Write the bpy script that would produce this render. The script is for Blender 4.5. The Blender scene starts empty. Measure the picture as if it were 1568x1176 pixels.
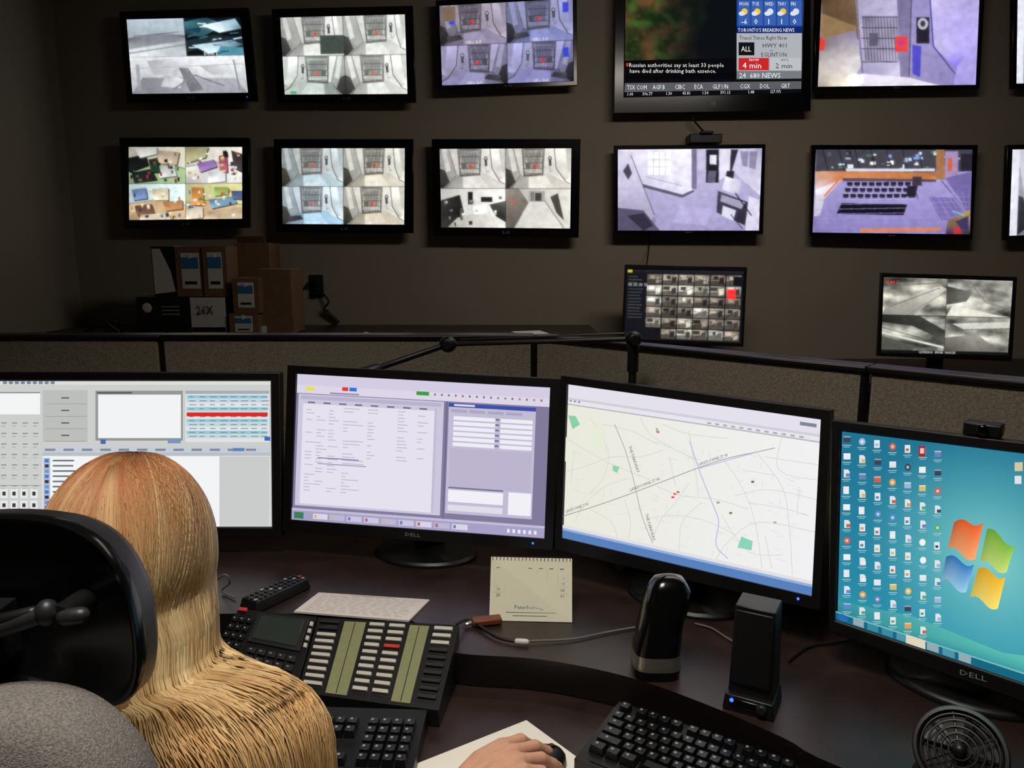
import bpy, bmesh, math, random
from mathutils import Vector, Matrix
from mathutils import noise as MN
import numpy as np
R=random.Random(7)
SC=bpy.context.scene
SC.view_settings.view_transform='Standard'
# ---------------------------------------------------------------- camera model (metres, z up, y forward)
F=1176.0; CX,CY=784.0,588.0; H=1.45; PT=math.radians(10)
CAM=Vector((0,0,H)); cp,sp=math.cos(PT),math.sin(PT)
def ray(u,v):
    x=(u-CX)/F; y=-(v-CY)/F
    return Vector((x,cp+y*sp,-sp+y*cp))
def onY(u,v,Y):
    d=ray(u,v); return CAM+d*(Y/d.y)
def onZ(u,v,z):
    d=ray(u,v); return CAM+d*((z-H)/d.z)
def onP(u,v,p,n):
    d=ray(u,v); return CAM+d*((p-CAM).dot(n)/d.dot(n))
def lin(c):
    return tuple(((x/255)/12.92 if x/255<=0.04045 else ((x/255+0.055)/1.055)**2.4) for x in c[:3])+(1.0,)
# ---------------------------------------------------------------- materials
def mat(name,col,rough=0.5,metal=0.0,var=0.15,scale=40,bump=0.0,bscale=300,spec=0.5,emit=None,es=1.0):
    m=bpy.data.materials.new(name); m.use_nodes=True; nt=m.node_tree; b=nt.nodes['Principled BSDF']
    l=lin(col)
    b.inputs['Roughness'].default_value=rough; b.inputs['Metallic'].default_value=metal
    b.inputs['Specular IOR Level'].default_value=spec
    tc=nt.nodes.new('ShaderNodeTexCoord')
    no=nt.nodes.new('ShaderNodeTexNoise'); no.inputs['Scale'].default_value=scale; no.inputs['Detail'].default_value=4
    nt.links.new(tc.outputs['Object'],no.inputs['Vector'])
    cr=nt.nodes.new('ShaderNodeValToRGB')
    cr.color_ramp.elements[0].position=0.3; cr.color_ramp.elements[1].position=0.7
    cr.color_ramp.elements[0].color=tuple(x*(1-var) for x in l[:3])+(1,)
    cr.color_ramp.elements[1].color=tuple(min(1,x*(1+var)) for x in l[:3])+(1,)
    nt.links.new(no.outputs['Fac'],cr.inputs['Fac']); nt.links.new(cr.outputs['Color'],b.inputs['Base Color'])
    if bump>0:
        n2=nt.nodes.new('ShaderNodeTexNoise'); n2.inputs['Scale'].default_value=bscale; n2.inputs['Detail'].default_value=3
        nt.links.new(tc.outputs['Object'],n2.inputs['Vector'])
        bp=nt.nodes.new('ShaderNodeBump'); bp.inputs['Strength'].default_value=bump; bp.inputs['Distance'].default_value=0.002
        nt.links.new(n2.outputs['Fac'],bp.inputs['Height']); nt.links.new(bp.outputs['Normal'],b.inputs['Normal'])
    if emit:
        b.inputs['Emission Color'].default_value=lin(emit); b.inputs['Emission Strength'].default_value=es
    return m
def mat_screen(name,strength=1.0,noise=0.0,nscale=60,sample=True):
    m=bpy.data.materials.new(name); m.use_nodes=True; nt=m.node_tree; nt.nodes.clear()
    o=nt.nodes.new('ShaderNodeOutputMaterial'); e=nt.nodes.new('ShaderNodeEmission')
    a=nt.nodes.new('ShaderNodeAttribute'); a.attribute_name='Col'
    tc=nt.nodes.new('ShaderNodeTexCoord'); no=nt.nodes.new('ShaderNodeTexNoise'); no.inputs['Scale'].default_value=nscale
    no.inputs['Detail'].default_value=6
    mr=nt.nodes.new('ShaderNodeMapRange'); mr.inputs['From Min'].default_value=0.3; mr.inputs['From Max'].default_value=0.7
    mr.inputs['To Min'].default_value=strength*(1-noise); mr.inputs['To Max'].default_value=strength*(1+noise)
    nt.links.new(tc.outputs['Object'],no.inputs['Vector']); nt.links.new(no.outputs['Fac'],mr.inputs['Value'])
    nt.links.new(mr.outputs['Result'],e.inputs['Strength']); nt.links.new(a.outputs['Color'],e.inputs['Color'])
    nt.links.new(e.outputs['Emission'],o.inputs['Surface'])
    if not sample: m.cycles.emission_sampling='NONE'
    return m
def mat_vcol(name,rough=0.6,spec=0.4,bump=0):
    m=bpy.data.materials.new(name); m.use_nodes=True; nt=m.node_tree; b=nt.nodes['Principled BSDF']
    a=nt.nodes.new('ShaderNodeAttribute'); a.attribute_name='Col'
    nt.links.new(a.outputs['Color'],b.inputs['Base Color']); b.inputs['Roughness'].default_value=rough
    b.inputs['Specular IOR Level'].default_value=spec
    return m
M_wall=mat('wall_paint',(146,136,122),0.9,var=0.04,scale=3,bump=0.15,bscale=150)
M_ceil=mat('ceiling_paint',(140,136,128),0.95,var=0.04,scale=5)
M_floor=mat('carpet',(58,55,52),0.95,var=0.3,scale=200,bump=0.5)
M_gloss=mat('gloss_black_plastic',(9,9,10),0.18,var=0.1,scale=20)
M_blk=mat('matte_black_plastic',(17,17,18),0.42,var=0.15,scale=60,bump=0.05,bscale=900)
M_dk=mat('dark_grey_plastic',(34,34,36),0.45,var=0.1,scale=60)
M_key=mat('keycap_black',(18,18,20),0.35,var=0.1,scale=90)
M_leg=mat('key_legend',(150,152,155),0.6,var=0.1)
M_fab=mat('partition_fabric',(148,136,120),0.95,var=0.32,scale=240,bump=0.6,bscale=500)
M_cap=mat('partition_trim',(20,18,17),0.4,var=0.1)
M_desk=mat('espresso_laminate',(48,34,31),0.36,var=0.3,scale=14,bump=0.05)
M_edge=mat('desk_edge_band',(24,18,17),0.3,var=0.1)
M_card=mat('cardboard',(120,90,64),0.85,var=0.12,scale=30)
M_lab=mat('white_label',(210,210,208),0.7,var=0.05)
M_blu=mat('blue_label',(50,115,175),0.6,var=0.05)
M_silv=mat('silver_plastic',(165,160,150),0.28,metal=0.8,var=0.05)
M_paper=mat('paper',(240,234,222),0.8,var=0.03,scale=10)
M_cab=mat('cable_black',(14,14,15),0.5,var=0.1)
M_cabg=mat('cable_grey',(110,108,104),0.5,var=0.1)
M_wht=mat('white_plastic',(215,215,210),0.4,var=0.03)
M_skin=mat('skin',(212,158,130),0.5,var=0.06,scale=60,bump=0.12,bscale=500)
M_navy=mat('navy_knit',(24,27,58),0.85,var=0.25,scale=150,bump=0.5,bscale=400)
M_trs=mat('dark_trousers',(22,22,26),0.85,var=0.2)
M_cloth=mat('chair_fabric',(118,112,108),0.95,var=0.4,scale=420,bump=0.8,bscale=600)
M_screen=mat_screen('monitor_picture',0.98,0.0)
M_cctv=mat_screen('camera_feed',1.28,0.03,70,False)
M_night=mat_screen('outdoor_camera_feed',1.1,0.08,40,False)
M_ledb=mat('blue_led',(30,60,255),0.4,emit=(40,80,255),es=4)
M_grnst=mat('label_strip',(140,142,100),0.55,var=0.05,scale=100)
M_lcd=mat('lcd_grey',(52,60,55),0.25,var=0.05)
M_pkey=mat('pale_key',(205,200,188),0.5,var=0.04)
M_redk=mat('red_key',(200,60,50),0.5)
M_wood=mat('brown_leather',(120,60,32),0.5)
M_hairm=mat('hair_mass',(160,122,78),0.6,var=0.25,scale=70)
M_eye=mat('eye_white',(225,220,215),0.3); M_lip=mat('lips',(170,80,75),0.5); M_nail=mat('nail',(222,170,150),0.3)
M_vc=mat_vcol('printed_paper',0.8,0.2); M_hair=mat_vcol('hair_strands',0.5,0.3)
# ---------------------------------------------------------------- builders
def link(o): SC.collection.objects.link(o); return o
def group(name,loc=(0,0,0)):
    e=bpy.data.objects.new(name,None); e.location=loc; e.empty_display_size=0.1; return link(e)
def setpar(o,par):
    o.parent=par; o.matrix_parent_inverse=Matrix.Translation(-Vector(par.location))
class MB:
    def __init__(s): s.V=[];s.Fc=[];s.Mi=[];s.mats=[];s.M=Matrix()
    def mi(s,m):
        if m not in s.mats: s.mats.append(m)
        return s.mats.index(m)
    def add(s,vs,fs,m):
        b=len(s.V); s.V+= [tuple(s.M@Vector(v)) for v in vs]; k=s.mi(m)
        for f in fs: s.Fc.append([b+i for i in f]); s.Mi.append(k)
    def box(s,c,sz,m,tp=1.0,rot=None):
        x,y,z=[a/2 for a in sz]; vs=[]
        for k,zz in ((1.0,-z),(tp,z)):
            for a,b in ((-1,-1),(1,-1),(1,1),(-1,1)):
                p=Vector((a*x*k,b*y*k,zz))
                if rot: p=rot@p
                vs.append(p+Vector(c))
        s.add(vs,[(3,2,1,0),(4,5,6,7),(0,1,5,4),(1,2,6,5),(2,3,7,6),(3,0,4,7)],m)
    def prism(s,ol,z0,z1,m,m2=None):
        n=len(ol); vs=[(p[0],p[1],z0) for p in ol]+[(p[0],p[1],z1) for p in ol]
        s.add(vs,[list(range(n))[::-1],list(range(n,2*n))],m)
        s.add(vs,[(i,(i+1)%n,n+(i+1)%n,n+i) for i in range(n)],m2 or m)
    def slab(s,q,off,m):
        q=[Vector(p) for p in q]; vs=q+[p+Vector(off) for p in q]
        s.add(vs,[(0,1,2,3),(7,6,5,4)]+[(i,4+i,4+(i+1)%4,(i+1)%4) for i in range(4)],m)
    def tube(s,pts,rs,m,n=10,cap=True):
        pts=[Vector(p) for p in pts]
        if not hasattr(rs,'__len__'): rs=[rs]*len(pts)
        P=[];RR=[]
        d0=(pts[1]-pts[0]).normalized(); d1=(pts[-1]-pts[-2]).normalized()
        if cap:
            for a in (1.0,0.75,0.4): P.append(pts[0]-d0*rs[0]*math.sin(a*math.pi/2)*0.999); RR.append(max(1e-4,rs[0]*math.cos(a*math.pi/2)))
        P+=pts; RR+=list(rs)
        if cap:
            for a in (0.4,0.75,1.0): P.append(pts[-1]+d1*rs[-1]*math.sin(a*math.pi/2)*0.999); RR.append(max(1e-4,rs[-1]*math.cos(a*math.pi/2)))
        up=Vector((0,0,1)) if abs(d0.z)<0.9 else Vector((1,0,0))
        vs=[]
        for i,p in enumerate(P):
            d=(P[min(i+1,len(P)-1)]-P[max(i-1,0)]).normalized()
            x=d.cross(up)
            if x.length<1e-3: x=d.cross(Vector((1,0.2,0)))
            x.normalize(); y=x.cross(d).normalized(); up=y
            for k in range(n):
                a=2*math.pi*k/n; vs.append(p+(x*math.cos(a)+y*math.sin(a))*RR[i])
        fs=[(i*n+k,i*n+(k+1)%n,(i+1)*n+(k+1)%n,(i+1)*n+k) for i in range(len(P)-1) for k in range(n)]
        fs+=[list(range(n))[::-1],list(range((len(P)-1)*n,len(P)*n))]
        s.add(vs,fs,m)
    def cyl(s,a,b,r0,r1,m,n=24): s.tube([a,b],[r0,r1],m,n,cap=False)
    def ell(s,c,r,m,nu=20,nv=12,rot=None):
        vs=[];c=Vector(c)
        for j in range(nv+1):
            t=math.pi*j/nv
            for i in range(nu):
                a=2*math.pi*i/nu; p=Vector((r[0]*math.sin(t)*math.cos(a),r[1]*math.sin(t)*math.sin(a),r[2]*math.cos(t)))
                if rot: p=rot@p
                vs.append(c+p)
        s.add(vs,[(j*nu+i,(j+1)*nu+i,(j+1)*nu+(i+1)%nu,j*nu+(i+1)%nu) for j in range(nv) for i in range(nu)],m)
    def pillow(s,ol,nrm,prof,m,close=(True,True)):
        ol=[Vector(p) for p in ol]; n=len(ol); c=sum(ol,Vector())/n; nrm=Vector(nrm).normalized(); vs=[]
        for k,o in prof: vs+=[c+(p-c)*k+nrm*o for p in ol]
        fs=[(i*n+k,i*n+(k+1)%n,(i+1)*n+(k+1)%n,(i+1)*n+k) for i in range(len(prof)-1) for k in range(n)]
        if close[0]: fs.append(list(range(n))[::-1])
        if close[1]: fs.append(list(range((len(prof)-1)*n,len(prof)*n)))
        s.add(vs,fs,m)
    def out(s,name,par=None,bevel=0,smooth=30,seg=2,merge=False):
        me=bpy.data.meshes.new(name); me.from_pydata(s.V,[],s.Fc)
        for m in s.mats: me.materials.append(m)
        me.polygons.foreach_set('material_index',s.Mi)
        bm=bmesh.new(); bm.from_mesh(me)
        if merge: bmesh.ops.remove_doubles(bm,verts=bm.verts,dist=1e-6)
        bmesh.ops.recalc_face_normals(bm,faces=bm.faces); bm.to_mesh(me); bm.free()
        if smooth:
            me.shade_smooth(); me.set_sharp_from_angle(angle=math.radians(smooth))
        o=link(bpy.data.objects.new(name,me))
        if par: setpar(o,par)
        if bevel:
            b=o.modifiers.new('bevel','BEVEL'); b.width=bevel; b.segments=seg; b.limit_method='ANGLE'; b.angle_limit=math.radians(40)
        return o
def remesh(o,vox,sm=2):
    r=o.modifiers.new('r','REMESH'); r.mode='VOXEL'; r.voxel_size=vox; r.use_smooth_shade=True
    s=o.modifiers.new('s','SMOOTH'); s.iterations=sm; s.factor=0.5
    dg=bpy.context.evaluated_depsgraph_get(); dg.update()
    me=bpy.data.meshes.new_from_object(o.evaluated_get(dg)); o.modifiers.clear(); old=o.data
    mats=list(old.materials); o.data=me
    me.materials.clear()
    for m in mats: me.materials.append(m)
    me.shade_smooth(); return o
def catmull(P,k=4,closed=False):
    P=[Vector(p) for p in P]; n=len(P); out=[]
    rng=range(n if closed else n-1)
    for i in rng:
        if closed: a,b,c,d=P[(i-1)%n],P[i],P[(i+1)%n],P[(i+2)%n]
        else: a,b,c,d=P[max(i-1,0)],P[i],P[i+1],P[min(i+2,n-1)]
        for j in range(k):
            t=j/k; out.append(0.5*((2*b)+(c-a)*t+(2*a-5*b+4*c-d)*t*t+(3*b-a-3*c+d)*t**3))
    if not closed: out.append(P[-1])
    return out
# ---------------------------------------------------------------- flat picture canvas
_g={}
def glyph(t):
    if t in _g: return _g[t]
    cu=bpy.data.curves.new('t','FONT'); cu.body=t; cu.resolution_u=1
    o=link(bpy.data.objects.new('t',cu)); dg=bpy.context.evaluated_depsgraph_get(); dg.update()
    me=o.evaluated_get(dg).to_mesh(); r=([(v.co.x,v.co.y) for v in me.vertices],[tuple(p.vertices) for p in me.polygons])
    w=max([p[0] for p in r[0]] or [1]); bpy.data.objects.remove(o); bpy.data.curves.remove(cu); _g[t]=(r[0],r[1],w); return _g[t]
class Pic:
    def r(s,x0,y0,x1,y1,col): s.n([(x0,y0),(x1,y0),(x1,y1),(x0,y1)],col)
    def ln(s,pts,w,col,asp=1.6):
        for a,b in zip(pts[:-1],pts[1:]):
            dx,dy=(b[0]-a[0])*asp,b[1]-a[1]; L=math.hypot(dx,dy) or 1; nx,ny=-dy/L*w/2/asp,dx/L*w/2
            s.n([(a[0]+nx,a[1]+ny),(b[0]+nx,b[1]+ny),(b[0]-nx,b[1]-ny),(a[0]-nx,a[1]-ny)],col)
    def el(s,x,y,rx,ry,col,n=12): s.n([(x+rx*math.cos(6.2832*i/n),y+ry*math.sin(6.2832*i/n)) for i in range(n)],col)
    def text(s,t,x,y,h,col,asp=1.7,ang=0):
        vs,fs,w=glyph(t); k=h/0.7
        ca,sa=math.cos(ang),math.sin(ang)
        s.mesh([(x+(a*k*ca-b*k*sa)/asp,y-(a*k*sa+b*k*ca)) for a,b in vs],fs,col)
    def grid(s,nx,ny,fn,x0=0,y0=0,x1=1,y1=1):
        P=[];C=[];Fs=[]
        for j in range(ny+1):
            for i in range(nx+1):
                a,b=i/nx,j/ny; P.append((x0+(x1-x0)*a,y0+(y1-y0)*b)); C.append(fn(a,b))
        for j in range(ny):
            for i in range(nx):
                k=j*(nx+1)+i; Fs.append((k,k+1,k+nx+2,k+nx+1))
        s.mesh(P,Fs,C)
    def n(s,pts,col): s.mesh(pts,[tuple(range(len(pts)))],col)
class Canvas(Pic):
    def __init__(s,px=None):
        s.V=[];s.Fc=[];s.C=[];s.k=0
        if px:
            A=[];B=[]
            for (u,v),(x,y) in zip(px,((0,0),(1,0),(1,1),(0,1))):
                A.append([u,v,1,0,0,0,-x*u,-x*v]);B.append(x);A.append([0,0,0,u,v,1,-y*u,-y*v]);B.append(y)
            s.h=list(np.linalg.solve(np.array(A,float),np.array(B,float)))+[1]
    def st(s,u,v):
        h=s.h; w=h[6]*u+h[7]*v+1; return ((h[0]*u+h[1]*v+h[2])/w,(h[3]*u+h[4]*v+h[5])/w)
    def p(s,pts,col): s.n([s.st(*q) for q in pts],col)
    def rp(s,a,b,c,d,col): s.p([(a,b),(c,b),(c,d),(a,d)],col)
    def lp(s,pts,w,col):
        for a,b in zip(pts[:-1],pts[1:]):
            dx,dy=b[0]-a[0],b[1]-a[1]; L=math.hypot(dx,dy) or 1; nx,ny=-dy/L*w/2,dx/L*w/2
            s.p([(a[0]+nx,a[1]+ny),(b[0]+nx,b[1]+ny),(b[0]-nx,b[1]-ny),(a[0]-nx,a[1]-ny)],col)
    def tp(s,t,u,v,h,col,ang=0,squash=1):
        vs,fs,w=glyph(t);k=h/0.7;ca,sa=math.cos(ang),math.sin(ang)
        s.mesh([s.st(u+(a*ca*squash-b*sa)*k,v-(a*sa*squash+b*ca)*k) for a,b in vs],fs,col)
    def mesh(s,P,Fs,col):
        s.k+=1; b=len(s.V); many=isinstance(col,list)
        for i,p in enumerate(P):
            s.V.append((min(1,max(0,p[0])),min(1,max(0,p[1])),s.k)); s.C.append(lin(col[i] if many else col))
        s.Fc+=[tuple(b+i for i in f) for f in Fs]
    def build(s,name,Q,n,mt,par=None,eps=1e-5):
        if mt in (M_cctv,M_night): return s.build_video(name,Q,n,mt,par)
        a,b,c,d=[Vector(q) for q in Q]; e=min(eps,0.0025/max(1,s.k))
        V=[tuple((a*(1-x)+b*x)*(1-y)+(d*(1-x)+c*x)*y+n*(e*k)) for x,y,k in s.V]
        me=bpy.data.meshes.new(name); me.from_pydata(V,[],s.Fc)
        at=me.color_attributes.new('Col','FLOAT_COLOR','POINT'); at.data.foreach_set('color',[x for c4 in s.C for x in c4])
        me.materials.append(mt); o=link(bpy.data.objects.new(name,me))
        if par: setpar(o,par)
        return o
    def build_video(s,name,Q,n,mt,par,NX=230,NY=142):
        """soft camera picture: polygons are sampled onto a fine vertex-colour grid, like the pixels of a feed"""
        w,h=NX*2+2,NY*2+2; img=np.zeros((h,w,3)); V=np.array(s.V)[:,:2]; C=np.array(s.C)[:,:3]
        for f in s.Fc:
            p=V[list(f)]; col=C[list(f)]
            x0,y0=p.min(0);x1,y1=p.max(0)
            i0,i1=int(max(0,math.floor(x0*w-.5))),int(min(w,math.ceil(x1*w+.5))); j0,j1=int(max(0,math.floor(y0*h-.5))),int(min(h,math.ceil(y1*h+.5)))
            if i1<=i0 or j1<=j0: continue
            X,Y=np.meshgrid((np.arange(i0,i1)+.5)/w,(np.arange(j0,j1)+.5)/h); m=np.zeros(X.shape,bool); k=len(p)
            for a in range(k):
                ax,ay=p[a];bx,by=p[(a+1)%k]
                if ay==by: continue
                m^=((ay>Y)!=(by>Y))&(X<(bx-ax)*(Y-ay)/(by-ay)+ax)
            if not m.any(): continue
            if np.ptp(col,axis=0).max()<1e-6: img[j0:j1,i0:i1][m]=col[0]; continue
            if k==4 and abs(p[0][1]-p[1][1])<1e-9 and abs(p[1][0]-p[2][0])<1e-9:
                tx=((X-p[0][0])/(p[1][0]-p[0][0]))[...,None]; ty=((Y-p[0][1])/(p[3][1]-p[0][1]))[...,None]
                cc=(col[0]*(1-tx)+col[1]*tx)*(1-ty)+(col[3]*(1-tx)+col[2]*tx)*ty
            else:
                wt=[1/((X-q[0])**2+(Y-q[1])**2+1e-4) for q in p]; sw=sum(wt); cc=sum(wt[a][...,None]*col[a] for a in range(k))/sw[...,None]
            img[j0:j1,i0:i1][m]=cc[m]
        def blur(I,r):
            for ax in (0,1):
                acc=np.zeros_like(I); 
                for d in range(-r,r+1): 
                    acc+=np.take(I,np.clip(np.arange(I.shape[ax])+d,0,I.shape[ax]-1),axis=ax)
                I=acc/(2*r+1)
            return I
        g=np.random.RandomState(len(s.V))
        lum=img.mean(2,keepdims=True)
        det=blur(g.normal(0,1,(h,w,1)),1)*.06+blur(blur(g.normal(0,1,(h,w,1)),7),5)*.9
        img=img*(1+det)
        sh_=blur(lum,9); img=img*(.86+.28*np.clip(sh_/(lum+.05),.5,1.2)*.5+.0)
        img=blur(img,1)*.93+blur(img,7)*.10
        yy,xx=np.mgrid[0:h,0:w]; vg=1-.18*(((xx/w-.5)*2)**2+((yy/h-.5)*2)**2)/2; img=img*vg[...,None]*1.06
        img=(img[0::2,0::2]+img[1::2,0::2]+img[0::2,1::2]+img[1::2,1::2])/4
        ny,nx=img.shape[:2]; img=np.clip(img*(1+g.normal(0,.02,(ny,nx,1))),0,1)
        a,b,c,d=[np.array(q) for q in Q]; tx,ty=np.meshgrid(np.linspace(0,1,nx),np.linspace(0,1,ny)); tx=tx[...,None];ty=ty[...,None]
        P=(a*(1-tx)+b*tx)*(1-ty)+(d*(1-tx)+c*tx)*ty+np.array(n)*.001
        idx=np.arange(nx*ny).reshape(ny,nx); q=np.stack([idx[:-1,:-1],idx[:-1,1:],idx[1:,1:],idx[1:,:-1]],-1).reshape(-1,4)
        me=bpy.data.meshes.new(name); me.vertices.add(nx*ny); me.vertices.foreach_set('co',P.reshape(-1).astype(np.float32))
        me.loops.add(q.size); me.loops.foreach_set('vertex_index',q.reshape(-1).astype(np.int32)); me.polygons.add(len(q)); me.polygons.foreach_set('loop_start',np.arange(0,q.size,4,dtype=np.int32)); me.update(calc_edges=True); me.validate()
        at=me.color_attributes.new('Col','FLOAT_COLOR','POINT'); at.data.foreach_set('color',np.concatenate([img.reshape(-1,3),np.ones((nx*ny,1))],1).reshape(-1).astype(np.float32))
        me.materials.append(mt); o=link(bpy.data.objects.new(name,me))
        if par: setpar(o,par)
        return o
class Sub(Pic):
    def __init__(s,c,x0,y0,x1,y1): s.c=c;s.b=(x0,y0,x1,y1)
    def mesh(s,P,Fs,col):
        x0,y0,x1,y1=s.b
        def q(p):
            x,y=min(1,max(0,p[0])),min(1,max(0,p[1]))
            return (x0+(x1-x0)*x,y0+(y1-y0)*y)
        s.c.mesh([q(p) for p in P],Fs,col)
def mix(a,b,t): return tuple(a[i]*(1-t)+b[i]*t for i in range(3))
def sh(c,k): return tuple(min(255,max(0,x*k)) for x in c)
# --- camera feed painters
def cell(s,wall,floor,door,acc=(220,60,40),r=None,seat=False):
    r=r or R
    # small per-camera mirroring so the views differ
    mir=r.random()<.3
    class T(Pic):
        def mesh(t,P,Fs,col): s.mesh([(1-x if mir else x,y) for x,y in P],Fs,col)
    q=T(); dx=r.uniform(-.05,.05)
    s.grid(6,5,lambda x,y: sh(wall,0.84+0.24*x+0.06*math.sin(5*y+3*x)))
    fx=0.20+dx; a,b=.32+dx,.62+dx+r.uniform(-.02,.03)
    q.n([(fx,.68),(fx+.5,.62),(1,.92),(1,1),(0,1)],[sh(floor,.75),sh(floor,1.0),sh(floor,1.12),sh(floor,1.05),sh(floor,.8)])
    q.n([(.35,.72),(.6,.68),(.75,1),(.35,1)],sh(floor,1.12))
    q.n([(0,0),(.16+dx,0),(.27+dx,.66),(.1,1),(0,1)],[sh(wall,.66),sh(wall,.84),sh(wall,.74),sh(wall,.54),sh(wall,.6)])
    q.ln([(.16+dx,0),(.27+dx,.66),(.1,1)],.015,sh(wall,.45)); q.n([(.03,0),(.1,0),(.17,.55),(.1,.6)],sh(wall,.94))
    q.n([(0,.5),(.08,.55),(.15,.85),(.05,1),(0,1)],[sh(door,.4),sh(door,.6),sh(door,.5),sh(door,.4),sh(door,.3)])
    q.n([(a-.035,0),(b+.04,0),(b+.02,.68),(a,.71)],[sh(door,.95),sh(door,1.05),sh(door,.9),sh(door,.7)])
    q.n([(a-.01,.02),(b+.01,.02),(b-.005,.63),(a+.02,.65)],[sh(wall,.74),sh(wall,.84),sh(wall,1.0),sh(wall,.92)])
    q.n([(a+.03,.12),(b-.03,.1),(b-.04,.5),(a+.06,.52)],sh(wall,.7))
    nb=13
    for i in range(nb):
        x=a+(b-a-.01)*i/(nb-1); q.n([(x,.02),(x+.008,.02),(x+.013,.64),(x+.005,.64)],sh(door,.5))
    for y in (.03,.2,.36,.5,.62): q.r(a,y,b,y+.014,sh(door,.45))
    q.n([(a+.02,.36),(a+.1,.36),(a+.1,.5),(a+.03,.5)],sh(door,.8))
    q.n([(.78+dx,0),(1,0),(1,.7),(.9,.8),(.8+dx,.5)],[sh(wall,1.12),sh(wall,1.2),sh(wall,1.05),sh(wall,.84),sh(wall,.94)])
    q.n([(.9,0),(1,0),(1,.55),(.95,.6)],sh(wall,.9))
    q.ln([(.785+dx,0),(.815+dx,.5),(.91,.82),(1,.9)],.02,sh(door,.55))
    q.el(.72+dx,.26,.028,.065,(45,45,50)); q.el(.72+dx,.25,.015,.032,(170,170,176))
    q.n([(.7+dx,.3),(.74+dx,.3),(.745+dx,.44),(.705+dx,.45)],(66,64,70)); q.ln([(.72+dx,.47),(.73+dx,.6),(.77+dx,.55)],.01,(60,60,64))
    if acc: q.el(.5+dx,.45,.024,.045,acc); q.r(.475+dx,.4,.49+dx,.5,sh(acc,.8))
    if seat: q.n([(.1,.78),(.3,.75),(.35,.86),(.12,.94)],[(70,70,76),(54,54,60),(46,46,52),(60,60,64)])
    s.text('CELL %d-%d'%(r.randint(1,9),r.randint(1,9)),.38,.98,.065,(240,240,240),1.5)
def quad4(c,fs,gap=(20,20,22)):
    c.r(0,0,1,1,gap)
    for k,f in enumerate(fs):
        x,y=k%2,k//2; f(Sub(c,x*.502,y*.504,x*.502+.498,y*.504+.496))
def room(s,wall,floor,items):
    s.grid(5,4,lambda x,y: sh(wall,.85+.25*x)); s.n([(0,.55),(.55,.42),(1,.6),(1,1),(0,1)],[floor,sh(floor,.85),sh(floor,1.1),floor,sh(floor,.75)])
    s.ln([(0,.55),(.55,.42),(1,.6)],.02,sh(wall,.5))
    for it in items: 
        col=it[1]; s.n([(x+.02,y+.03) for x,y in it[0]],sh(col,.4)); k=len(it[0]); s.n(it[0],[sh(col,.7+.5*((i*37)%k)/k) for i in range(k)])
# ---------------------------------------------------------------- displays
def display(name,Op,Sp,p0,n,canvas,mt,thick=0.05,front=0.006,logo=None,wallY=None,stand=None,chin=M_gloss,led=None,ext=None):
    O=[onP(u,v,p0,n) for u,v in Op]; S=[onP(u,v,p0,n) for u,v in Sp]
    if ext: O,S=ext(O,S)
    c=sum(O,Vector())/4; g=group(name,c); b=MB()
    f=n*front; bk=[c+(q-c)*0.86-n*thick for q in O]; md=[q-n*(thick*.45) for q in O]
    vs=[q+f for q in O]+[q+f for q in S]+[q+n*0.0 for q in S]+md+bk
    fs=[]
    for i in range(4):
        j=(i+1)%4
        fs+=[(i,j,4+j,4+i),(4+i,4+j,8+j,8+i),(j,i,12+i,12+j),(12+j,12+i,16+i,16+j)]
    fs+=[(8,9,10,11),(19,18,17,16)]
    b.add(vs,fs,chin)
    m0=(O[3]+O[2])/2; s0=(S[3]+S[2])/2; mid=(m0+s0)/2+f; rt=(O[1]-O[0]).normalized(); up=(O[0]-O[3]).normalized(); hh=(s0-m0).length
    if logo:
        w=.018; q=[mid-rt*w+up*hh*.15,mid+rt*w+up*hh*.15,mid+rt*w-up*hh*.15,mid-rt*w-up*hh*.15]
        cc=Canvas(); cc.text(logo,0,1,1,(150,150,155),asp=glyph(logo)[2]/0.7); cc.build('brand_mark',q,n,M_vc,g,eps=2e-4)
    if led:
        e=O[2]*.93+O[3]*.07; e=e+(s0-m0)*.5+f; b.ell(e,(.0025,.0025,.0025),led,8,6)
    if wallY:
        b.box((c.x,(wallY+c.y+thick)/2,c.z),(.2,wallY-c.y-thick+.004,.2),M_blk)
        b.box((c.x,wallY-.006,c.z),(.34,.012,.26),M_blk)
    if stand is not None:
        bk_c=(bk[2]+bk[3])/2*.55+(bk[0]+bk[1])/2*.45; y=-n; y.z=0; y.normalize()
        px=bk_c+y*.035; sd=Vector((y.y,-y.x,0)); rot=Matrix((sd,y,Vector((0,0,1)))).transposed()
        b.box((px.x,px.y,(px.z+stand)/2),(.07,.022,px.z-stand),M_blk,rot=rot)
        b.box(tuple(bk_c+y*.012),(.11,.04,.1),M_blk,rot=rot)
        b.pillow([px-y*.03+sd*(.12*math.cos(a))+y*(.085*math.sin(a))+Vector((0,0,stand-px.z)) for a in [i*math.pi/14 for i in range(28)]],(0,0,1),[(1,0),(1,.006),(.94,.012),(.4,.018)],M_blk)
    b.out('housing',g,bevel=.0025)
    canvas.build('screen',S,n,mt,g)
    return g,O,S
NW=Vector((0,-1,0)); WY=4.15; P0=Vector((0,4.06,0))
def tv(Op,Sp,c,mt=M_cctv,logo='LG',led=None,name='wall_tv'): return display(name,Op,Sp,P0,NW,c,mt,.05,.004,logo,WY,None,M_gloss,led)
rr=random.Random(3)
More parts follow.
